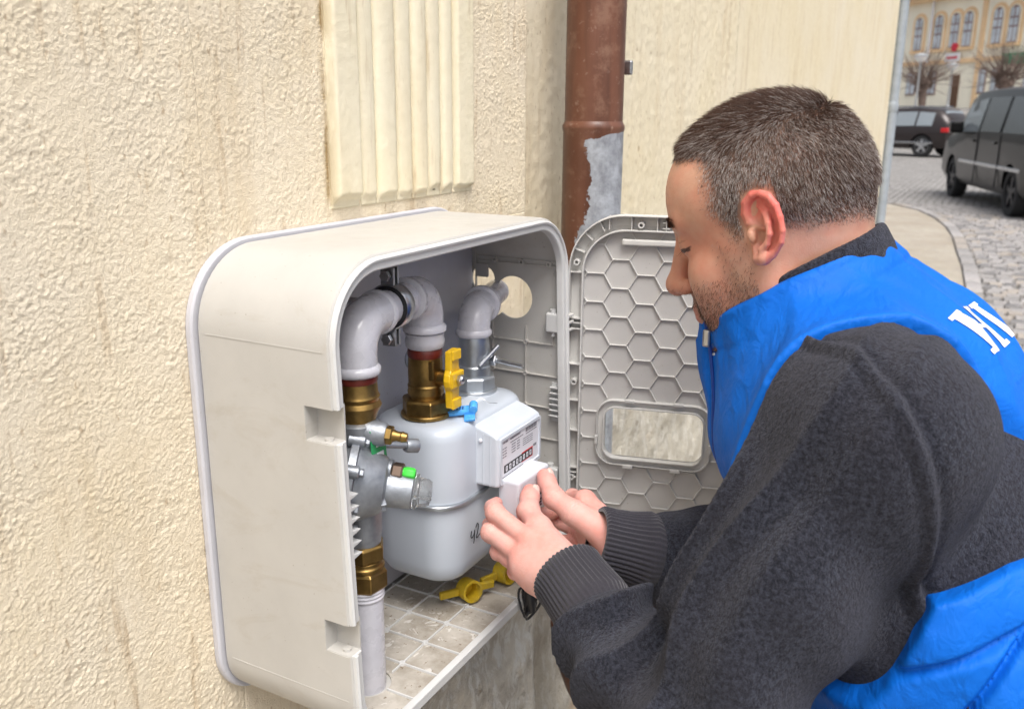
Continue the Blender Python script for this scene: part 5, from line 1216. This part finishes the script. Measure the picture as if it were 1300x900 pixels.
for q in spots:
    if id(q) in ns: continue
    x, y, rz, k, s = q; ca, sa = math.cos(rz)*s, math.sin(rz)*s; zz = rr.uniform(-.008, .006)
    b.add([(x+v.co.x*ca-v.co.y*sa, y+v.co.x*sa+v.co.y*ca, v.co.z+zz) for v in sms[k].vertices], [tuple(p.vertices) for p in sms[k].polygons])
o = b.build('setts', M_sett[0], None, 60); o.parent = road; tag(o, kind='stuff')
# ---------------------------------------------------------------- brown downpipe beside the cabinet, grey one at the far corner
m = NT('brown pipe paint', .38, 0, .5); zc = m.n('ShaderNodeSeparateXYZ'); m.lk(m.co, zc.inputs[0])
c = m.mix(m.ramp(m.noise(9, 5, .6), [(.35, 0), (.7, 1)]), (.125, .048, .027), (.18, .075, .045)); c = m.mix(m.ramp(m.noise(70, 4, .7), [(.60, 0), (.68, .5)]), c, (.36, .25, .20)); c = m.mix(m.ramp(m.noise(1, 4, .6, m.map((30, 30, 2.5))), [(.45, 0), (.62, .75)]), c, (.085, .033, .020)); c = m.mix(m.ramp(m.noise(26, 6, .7), [(.52, 0), (.66, .55)]), c, (.27, .15, .10))
pl = m.math('MULTIPLY_ADD', zc.outputs[2], -40.0, 54.6); pl = m.math('MINIMUM', m.math('MAXIMUM', pl, 0), 1); edge = m.noise(22, 6, .72, m.map((1, 1, .8), (2.1, 0, .4)))
sd_ = m.math('ADD', m.math('MULTIPLY', zc.outputs[0], 4.75), m.math('MULTIPLY_ADD', zc.outputs[1], -8.8, -4.06))
peel = m.ramp(m.math('MULTIPLY', m.math('ADD', edge, sd_), pl), [(.52, 0), (.535, 1)])
c = m.mix(peel, c, m.mix(m.ramp(m.noise(45, 5, .7), [(.35, 0), (.65, 1)]), (.24, .25, .28), (.46, .49, .54))); m.set('Base Color', c); m.set('Roughness', m.mix(peel, (.36,)*3, (.5,)*3)); m.bump(m.mix(.6, m.noise(40, 4), peel), .35, .002); M_pipe = m.m
PX, PY = .776, -.060
dp = empty('downpipe', (PX, PY, 0), 'brown painted rain downpipe with a peeled grey patch beside the cabinet door', 'downpipe')
b = MB(); b.cyl((PX, PY, 1.355), (PX, PY, 4.8), .0455, n=40, cap=False); b.build('upper_pipe', M_pipe, dp)
b = MB(); b.lathe((PX, PY, .60), (0, 0, 1), [(0, .0475), (.752, .0475), (.757, .0490), (.762, .0490), (.766, .0465), (.770, .0450)], 40, False); b.build('lower_pipe', M_pipe, dp)
b = MB(); P = [(PX, PY, .62), (PX, PY, .48)]+[(PX+.04*(1-math.cos(a)), PY-.22*(1-math.cos(a)), .48-.24*math.sin(a)) for a in [PI/2*k/10 for k in range(1, 11)]]; P += [(PX+.06, PY-.32, .18)]; b.tube(P, .0480, 32, False); b.build('shoe_bend', M_pipe, dp)
b = MB(); b.lathe((PX, PY, .475), (0, 0, 1), [(0, .049), (.002, .0525), (.010, .0525), (.012, .049)], 36, False); b.build('joint_ring', M_pipe, dp)
b = MB(); b.box((PX+.026, PY-.050, 1.438), (PX+.034, PY-.036, 1.460)); b.build('bracket_lug', M_zinc, dp, 0, .003)
M_gpipe = plain('grey zinc downpipe', (.36, .40, .44), .5, .3, .12, 20, dirt=((.25, .27, .29), 8, .6, .5))
gp = empty('corner_downpipe', (5.435, .005, 0), 'grey zinc downpipe at the far corner of the cream wall', 'downpipe')
b = MB(); b.cyl((5.435, .005, .012), (5.435, .005, 5.4), .030, n=24); b.build('pipe', M_gpipe, gp)
b = MB(); b.lathe((5.435, .005, 1.40), (0, 0, 1), [(0, .031), (.01, .034), (.05, .034), (.06, .031)], 24); b.build('joint_collar', M_gpipe, gp)
b = MB(); b.lathe((5.435, .005, .014), (0, 0, 1), [(0, .046), (.6, .044), (.66, .034)], 24); b.build('foot_sleeve', M_gpipe, gp)
# ---------------------------------------------------------------- vehicles
def paintm(name, col): m = NT(name, .28, .35, .5); m.set('Base Color', m.mix(m.noise(3, 3), tuple(x*.85 for x in col), col)); m.set('Coat Weight', .3); m.set('Coat Roughness', .06); m.set('Specular IOR Level', .3); m.set('Roughness', .35); return m.m
M_glass = plain('tinted glass', (.03, .035, .04), .08, 0, .05, spec=.8); M_glass2 = plain('lighter window glass', (.22, .25, .27), .08, 0, .05, spec=.8)
M_tyre = plain('tyre rubber', (.02, .02, .021), .85); M_rimd = plain('dark alloy', (.05, .05, .055), .4, .8); M_rima = plain('silver alloy', (.60, .61, .63), .3, .9); M_tail = plain('red tail light', (.55, .008, .012), .2, coat=.5); M_chrome = plain('chrome strip', (.55, .56, .58), .2, 1.0)
def vehicle(name, label, cat, loc, rz, st, paint, wheels, wr, glass_spans, rim):
    """stations (x, z_sill, z_belt, z_roof, w_sill, w_belt, w_roof); x forward"""
    root = empty(name, loc, label, cat, None, rz); Mx = Matrix.Translation(loc) @ Matrix.Rotation(rz, 4, 'Z')
    R = []
    for x, zs, zb, zr, ws, wb, wr_ in st:
        h = [(ws*.92, zs), (ws, zs+.12), ((ws+wb)/2+.015, (zs+zb)/2), (wb, zb), (wb*.4+wr_*.6, zb+(zr-zb)*.6), (wr_, zr-.05), (wr_*.8, zr-.008), (0, zr)]
        R.append([Mx @ Vector((x, y, z)) for y, z in h]+[Mx @ Vector((x, -y, z)) for y, z in reversed(h[:-1])])
    b = MB(); b.rings(R); body_ = b.build('body', paint, root, 50)
    cs = []
    for x in wheels:
        for s in (1, -1):
            q = MB(); q.cyl(Mx @ Vector((x, s*.55, wr)), Mx @ Vector((x, s*1.2, wr)), wr*1.14, n=28); cs.append(q.build('cutter', None, None, 0))
    cut(body_, cs)
    def at_x(x):
        X = [q[0] for q in st]; return [float(np.interp(x, X, [q[k] for q in st])) for k in range(1, 7)]
    for x0, x1, gm in glass_spans:
        for s in (1, -1):
            b = MB(); V = []
            for x in (x0, x1):
                zs, zb, zr, ws, wb, wr_ = at_x(x)
                for t in (.06, .45, .84):
                    zz = zb+(zr-.05-zb)*t; yy = wb+(wr_-wb)*(t if t > .6 else t*.98)+.012; V.append(Mx @ Vector((x, s*yy, zz)))
            b.add(V, [(0, 3, 4, 1), (1, 4, 5, 2)]); g = b.build('side_window', gm, root, 0); so = g.modifiers.new('t', 'SOLIDIFY'); so.thickness = .012; so.offset = 0
    for x in wheels:
        for s in (1, -1):
            zs, zb, zr, ws, wb, wr_ = at_x(x); yo = s*(ws-.01); b = MB(); O = Mx @ Vector((x, yo-s*.22, wr)); D = Mx.to_3x3() @ Vector((0, s, 0))
            b.lathe(O, D, [(0, wr*.7), (.01, wr*.97), (.05, wr), (.18, wr), (.215, wr*.96), (.22, wr*.68), (.17, wr*.66)], 32); w = b.build('wheel', M_tyre, root, 40)
            b = MB(); b.lathe(O, D, [(.10, wr*.66), (.185, wr*.67), (.19, wr*.62), (.14, wr*.58), (.13, .01)], 28)
            for k in range(5):
                a = 2*PI*k/5+.3; e = Mx.to_3x3() @ Vector((math.cos(a), 0, math.sin(a))); b.bar(O+D*.19, O+D*.185+e*wr*.64, wr*.20, .03, D)
            b.build('rim', rim, w, 40)
    return root, Mx, at_x
M_van = paintm('black van paint', (.005, .0045, .0045)); M_suv = paintm('dark brown car paint', (.038, .030, .030))
va = math.atan2(.98, 3.55)
vst = [(-.82, .42, 1.12, 1.42, .78, .84, .70), (-.80, .34, 1.10, 1.74, .90, .95, .80), (-.5, .28, 1.11, 1.80, .93, .96, .82), (1.5, .27, 1.11, 1.82, .93, .96, .82), (2.6, .27, 1.10, 1.80, .93, .95, .81), (3.15, .27, 1.08, 1.70, .93, .945, .78), (3.85, .28, 1.03, 1.20, .93, .93, .74), (4.35, .32, .92, 1.02, .90, .88, .70), (4.46, .40, .72, .80, .74, .72, .60)]
vc = (14.05+.80*math.sin(va), -.85-.80*math.cos(va), 0.0)
vr, VM, vax = vehicle('parked_van', 'black panel van parked with its side to the camera on the cobbled road', 'van', vc, va, vst, M_van, (0.0, 3.45), .345, [(-.60, .55, M_glass), (.70, 1.75, M_glass), (1.92, 3.02, M_glass2)], M_rimd)
b = MB(); b.box((-.45, .945, .63), (2.9, .968, .685), VM); b.build('side_strip', M_chrome, vr, 0, .008)
for s in (1, -1):
    b = MB(); b.box((2.85, min(s*.95, s*1.16), 1.10), (3.02, max(s*.95, s*1.16), 1.30), VM); b.build('mirror', M_van, vr, 0, .04, 3)
b = MB(); b.add([VM @ Vector(p) for p in ((3.18, .70, 1.67), (3.18, -.70, 1.67), (3.84, -.68, 1.19), (3.84, .68, 1.19))], [(0, 1, 2, 3)]); o = b.build('windscreen', M_glass2, vr, 0); so = o.modifiers.new('t', 'SOLIDIFY'); so.thickness = .03; so.offset = 1
for x in (1.85, .62):
    b = MB(); b.box((x-.006, .955, .36), (x+.006, .972, 1.12), VM); b.build('door_gap', M_dark, vr, 0)
for x in (2.1, .9): b = MB(); b.box((x-.09, .962, .98), (x+.09, .992, 1.015), VM); b.build('door_handle', M_van, vr, 0, .008)
sa_ = math.radians(66)
sst = [(-.86, .45, .95, 1.08, .70, .74, .55), (-.80, .32, .98, 1.30, .82, .88, .62), (-.45, .28, 1.00, 1.58, .88, .905, .66), (.3, .26, .99, 1.64, .90, .91, .68), (1.3, .26, .97, 1.62, .90, .91, .68), (1.75, .26, .96, 1.48, .90, .905, .66), (2.45, .27, .94, 1.02, .90, .88, .62), (3.2, .30, .88, .95, .88, .85, .6), (3.45, .40, .70, .78, .70, .68, .5)]
sc_ = (33.85+.78*math.sin(sa_), 1.95-.78*math.cos(sa_), .02)
sr, SM, sax = vehicle('parked_suv', 'dark brown sport utility car with red tail light standing at the wall corner', 'car', sc_, sa_, sst, M_suv, (0.0, 2.62), .36, [(-.30, .25, M_glass2), (.32, 1.05, M_glass2), (1.12, 1.85, M_glass2)], M_rima)
for s in (1, -1):
    b = MB(); b.box((-.87, min(s*.45, s*.86), .82), (-.62, max(s*.45, s*.90), .97), SM); b.build('tail_light', M_tail, sr, 0, .03)
b = MB(); b.box((-.885, -.62, .46), (-.84, .84, .54), SM); b.build('rear_reflector', M_tail, sr, 0, .01)
b = MB(); b.add([SM @ Vector(p) for p in ((-.82, .60, 1.06), (-.82, -.60, 1.06), (-.52, -.56, 1.50), (-.52, .56, 1.50))], [(0, 1, 2, 3)]); o = b.build('rear_window', M_glass2, sr, 0); so = o.modifiers.new('t', 'SOLIDIFY'); so.thickness = .08; so.offset = 0
b = MB(); b.box((-.4, .90, .44), (2.3, .925, .50), SM); b.build('side_strip', M_chrome, sr, 0, .01)
for s in (1, -1): b = MB(); b.bar((-.2+0, 0, 0), (1.4, 0, 0), .04, .05); b.v = [tuple(SM @ (Vector(p)+Vector((0, s*.60, 1.66)))) for p in b.v]; b.build('roof_rail', M_chrome, sr, 0, .01)
# ---------------------------------------------------------------- the building across the square
bd = Vector((.715, .70, 0)).normalized(); bn = Vector((-.70, .715, 0)).normalized(); BO = Vector((74.0, 3.0, 0))
def BP(s, z, o=0.0): return BO+bd*s+Vector((0, 0, z))+bn*o
M_fac = plain('cream facade', (.90, .85, .70), .9, 0, .06, .6); M_orange = plain('orange facade trim', (.82, .58, .34), .9, 0, .10, 1.0); M_winf = plain('dark red window frame', (.20, .10, .09), .6); M_pane2 = plain('pale window reflection', (.55, .60, .65), .12, 0, .25, 1.5, spec=.8); M_wdoor = plain('brown wooden door', (.13, .07, .04), .6); M_sgn = plain('white sign board', (.75, .74, .76), .5); M_sgnr = plain('red sign emblem', (.60, .02, .05), .4); M_sgng = plain('green shop sign', (.03, .22, .11), .5); M_roof = plain('red brown roof tiles', (.20, .07, .045), .8, 0, .25, 4)
bld = empty('town_building', BP(0, 1.6), 'cream building with orange arched windows across the square', 'building')
def bbox(name, s0, s1, z0, z1, o0, o1, mat, par, bevel=0):
    b = MB(); b.add([BP(s, z, o) for z in (z0, z1) for s, o in ((s0, o0), (s1, o0), (s1, o1), (s0, o1))], [(0, 3, 2, 1), (4, 5, 6, 7), (0, 1, 5, 4), (1, 2, 6, 5), (2, 3, 7, 6), (3, 0, 4, 7)]); return b.build(name, mat, par, 0, bevel)
bbox('wall', -14, 16, .5, 9.7, -9, 0, M_fac, bld)
bbox('cornice', -14.2, 16.2, 9.55, 10.0, -9, .55, M_orange, bld); bbox('storey_band', -14, 16, 5.05, 5.35, -.1, .12, M_orange, bld); bbox('base_band', -14, 16, .5, 1.9, -.1, .10, M_orange, bld)
b = MB(); b.add([BP(-14.5, 10.0, .9), BP(16.5, 10.0, .9), BP(16.5, 12.6, -4.5), BP(-14.5, 12.6, -4.5), BP(16.5, 10.0, -9.5), BP(-14.5, 10.0, -9.5)], [(0, 1, 2, 3), (3, 2, 4, 5), (0, 3, 5), (1, 4, 2)]); b.build('roof', M_roof, bld, 0)
def arch_poly(w, h, n=10): return [(-w, 0), (w, 0), (w, h-w)]+[(w*math.cos(PI*k/n), h-w+w*math.sin(PI*k/n)) for k in range(1, n)]+[(-w, h-w)]
def arched_window(s, z, w, h, sur=True):
    if sur:
        b = MB(); b.prism([(x*1.0, y) for x, y in arch_poly(w+.32, h+.34)], BP(s, z-.02, .0), bd, (0, 0, 1), bn*.07); b.build('arch_surround', M_orange, bld, 40)
        b = MB(); b.prism(arch_poly(w+.10, h+.10), BP(s, z-.02, .05), bd, (0, 0, 1), bn*.06); b.build('inner_reveal', M_fac, bld, 40)
    b = MB(); b.prism(arch_poly(w, h), BP(s, z, .09), bd, (0, 0, 1), bn*.05); wn = b.build('window', M_winf, bld, 40)
    for sx in (-1, 1):
        for z0, z1 in ((.06, h*.42), (h*.46, h*.66), (h*.70, h-w*.35)): bbox('pane', s+sx*w*.5-w*.40, s+sx*w*.5+w*.40*(1 if z1 < h*.68 else .8), z+z0, z+z1, .13, .152, M_pane2, wn)
    bbox('sill', s-w-.25, s+w+.25, z-.22, z-.02, 0, .22, M_orange, wn)
for s in (7.4, 4.82, 2.72, 1.06, -.21, -2.9, -4.30, -6.4, -8.5): arched_window(s, 6.15, .40, 2.35)
for s in (5.1, 2.9, -1.9, -3.4, -6.2): 
    wn = bbox('window', s-.5, s+.5, 2.9, 4.6, 0, .06, M_winf, bld)
    for sx in (-1, 1): bbox('pane', s+sx*.25-.19, s+sx*.25+.19, 3.0, 4.5, .05, .09, M_pane2, wn)
dr = bbox('door', .05, .85, 1.9, 4.25, 0, .08, M_wdoor, bld)
bbox('door_panel', .15, .42, 2.1, 4.0, .07, .12, M_wdoor, dr); bbox('door_panel', .48, .75, 2.1, 4.0, .07, .12, M_wdoor, dr)
b = MB(); b.cyl(BP(3.35, 5.2, .25), BP(3.35, 9.6, .25), .09, n=12); b.build('rain_pipe', M_sgn, bld)
bbox('pilaster', -1.75, -1.35, .5, 9.6, 0, .10, M_orange, bld)
sg = tag(bbox('clinic_sign', .10, 1.45, 5.15, 5.75, .15, .30, M_sgn, None), 'white sign board with red lettering above the brown building door', 'sign')
b = MB(); b.lathe(BP(.75, 6.15, .15), bn, [(0, .30), (.10, .30)], 20); tag(b.build('round_emblem', M_sgnr, None, 40), 'round red emblem fixed above the white sign on the building', 'sign')
bbox('sign_lettering', .25, 1.30, 5.36, 5.52, .29, .315, M_sgnr, sg)
tag(bbox('shop_sign', -6.6, -3.9, 4.75, 5.45, .12, .35, M_sgng, None), 'green shop sign board on the cream building behind the van', 'sign')
# ---------------------------------------------------------------- street lamps and pollarded trees
M_post = plain('grey lamp post', (.42, .43, .44), .5, .4); m = NT('milky lamp shade', .3); m.set('Base Color', (.86, .86, .84)); m.set('Subsurface Weight', .2); M_shade = m.m
def lamp(x, y, z0, h, label):
    o = empty('street_lamp', (x, y, z0), label, 'street lamp', 'lamps on the square')
    b = MB(); b.lathe((x, y, z0), (0, 0, 1), [(0, .14), (.5, .12), (.55, .07), (h-.5, .055), (h-.45, .09), (h-.4, .05)], 14); b.build('post', M_post, o)
    b = MB(); b.lathe((x, y, z0+h-.42), (0, 0, 1), [(0, .12), (.10, .26), (.30, .34), (.34, .36), (.42, .22), (.46, .05)], 18); b.build('lamp_shade', M_shade, o)
    b = MB(); b.lathe((x, y, z0+h-.09), (0, 0, 1), [(0, .40), (.03, .40), (.12, .20), (.16, .03)], 18); b.build('cap', M_post, o)
lamp(56.3, 4.25, float(ground_z(56.3)), 3.62, 'grey street lamp with milky white shade, the taller one by the wall corner'); lamp(63.0, 2.98, float(ground_z(63)), 3.0, 'smaller grey street lamp beside the brown building door')
M_bark = plain('dark pollard bark', (.16, .115, .095), .95, 0, .3, 6, .6, 30, .03)
def pollard(x, y, z0, ht, rad, seed, label):
    R_ = random.Random(seed); o = empty('pollard_tree', (x, y, z0), label, 'tree', 'bare pollarded trees on the square')
    b = MB(); b.tube([(x, y, z0-.1), (x+.05, y, z0+ht*.5), (x, y+.05, z0+ht*.85), (x, y, z0+ht)], [.26, .20, .24, .36], 12)
    for k in range(9):
        a = R_.uniform(0, 2*PI); b.sphere((x+.28*math.cos(a), y+.28*math.sin(a), z0+ht+R_.uniform(-.25, .35)), R_.uniform(.16, .28), 8, 6)
    b.build('trunk', M_bark, o, 60)
    b = MB()
    for k in range(120):
        a = R_.uniform(0, 2*PI); el = R_.gauss(.75, .45); L = rad*R_.uniform(.55, 1.1); p = Vector((x+.25*math.cos(a), y+.25*math.sin(a), z0+ht+R_.uniform(-.2, .3))); d = Vector((math.cos(a)*math.cos(el), math.sin(a)*math.cos(el), math.sin(el))); P = [p]
        for j in range(4): d = (d+Vector((R_.gauss(0, .12), R_.gauss(0, .12), R_.gauss(.05, .1)))).normalized(); P.append(P[-1]+d*L/4)
        b.tube(P, [.026, .020, .015, .010, .005], 5)
        for j in (2, 3):
            e = (d+Vector((R_.gauss(0, .5), R_.gauss(0, .5), R_.gauss(0, .4)))).normalized(); b.tube([P[j], P[j]+e*L*.2, P[j]+e*L*.36], [.010, .007, .004], 4)
    b.build('crown', M_bark, o, 60)
pollard(58.5, 4.1, float(ground_z(58.5))-.3, 2.2, 2.0, 3, 'bare pollarded tree by the taller street lamp'); pollard(53.9, -.08, float(ground_z(53.9))-.3, 2.6, 2.1, 8, 'bare pollarded tree rising behind the black van')
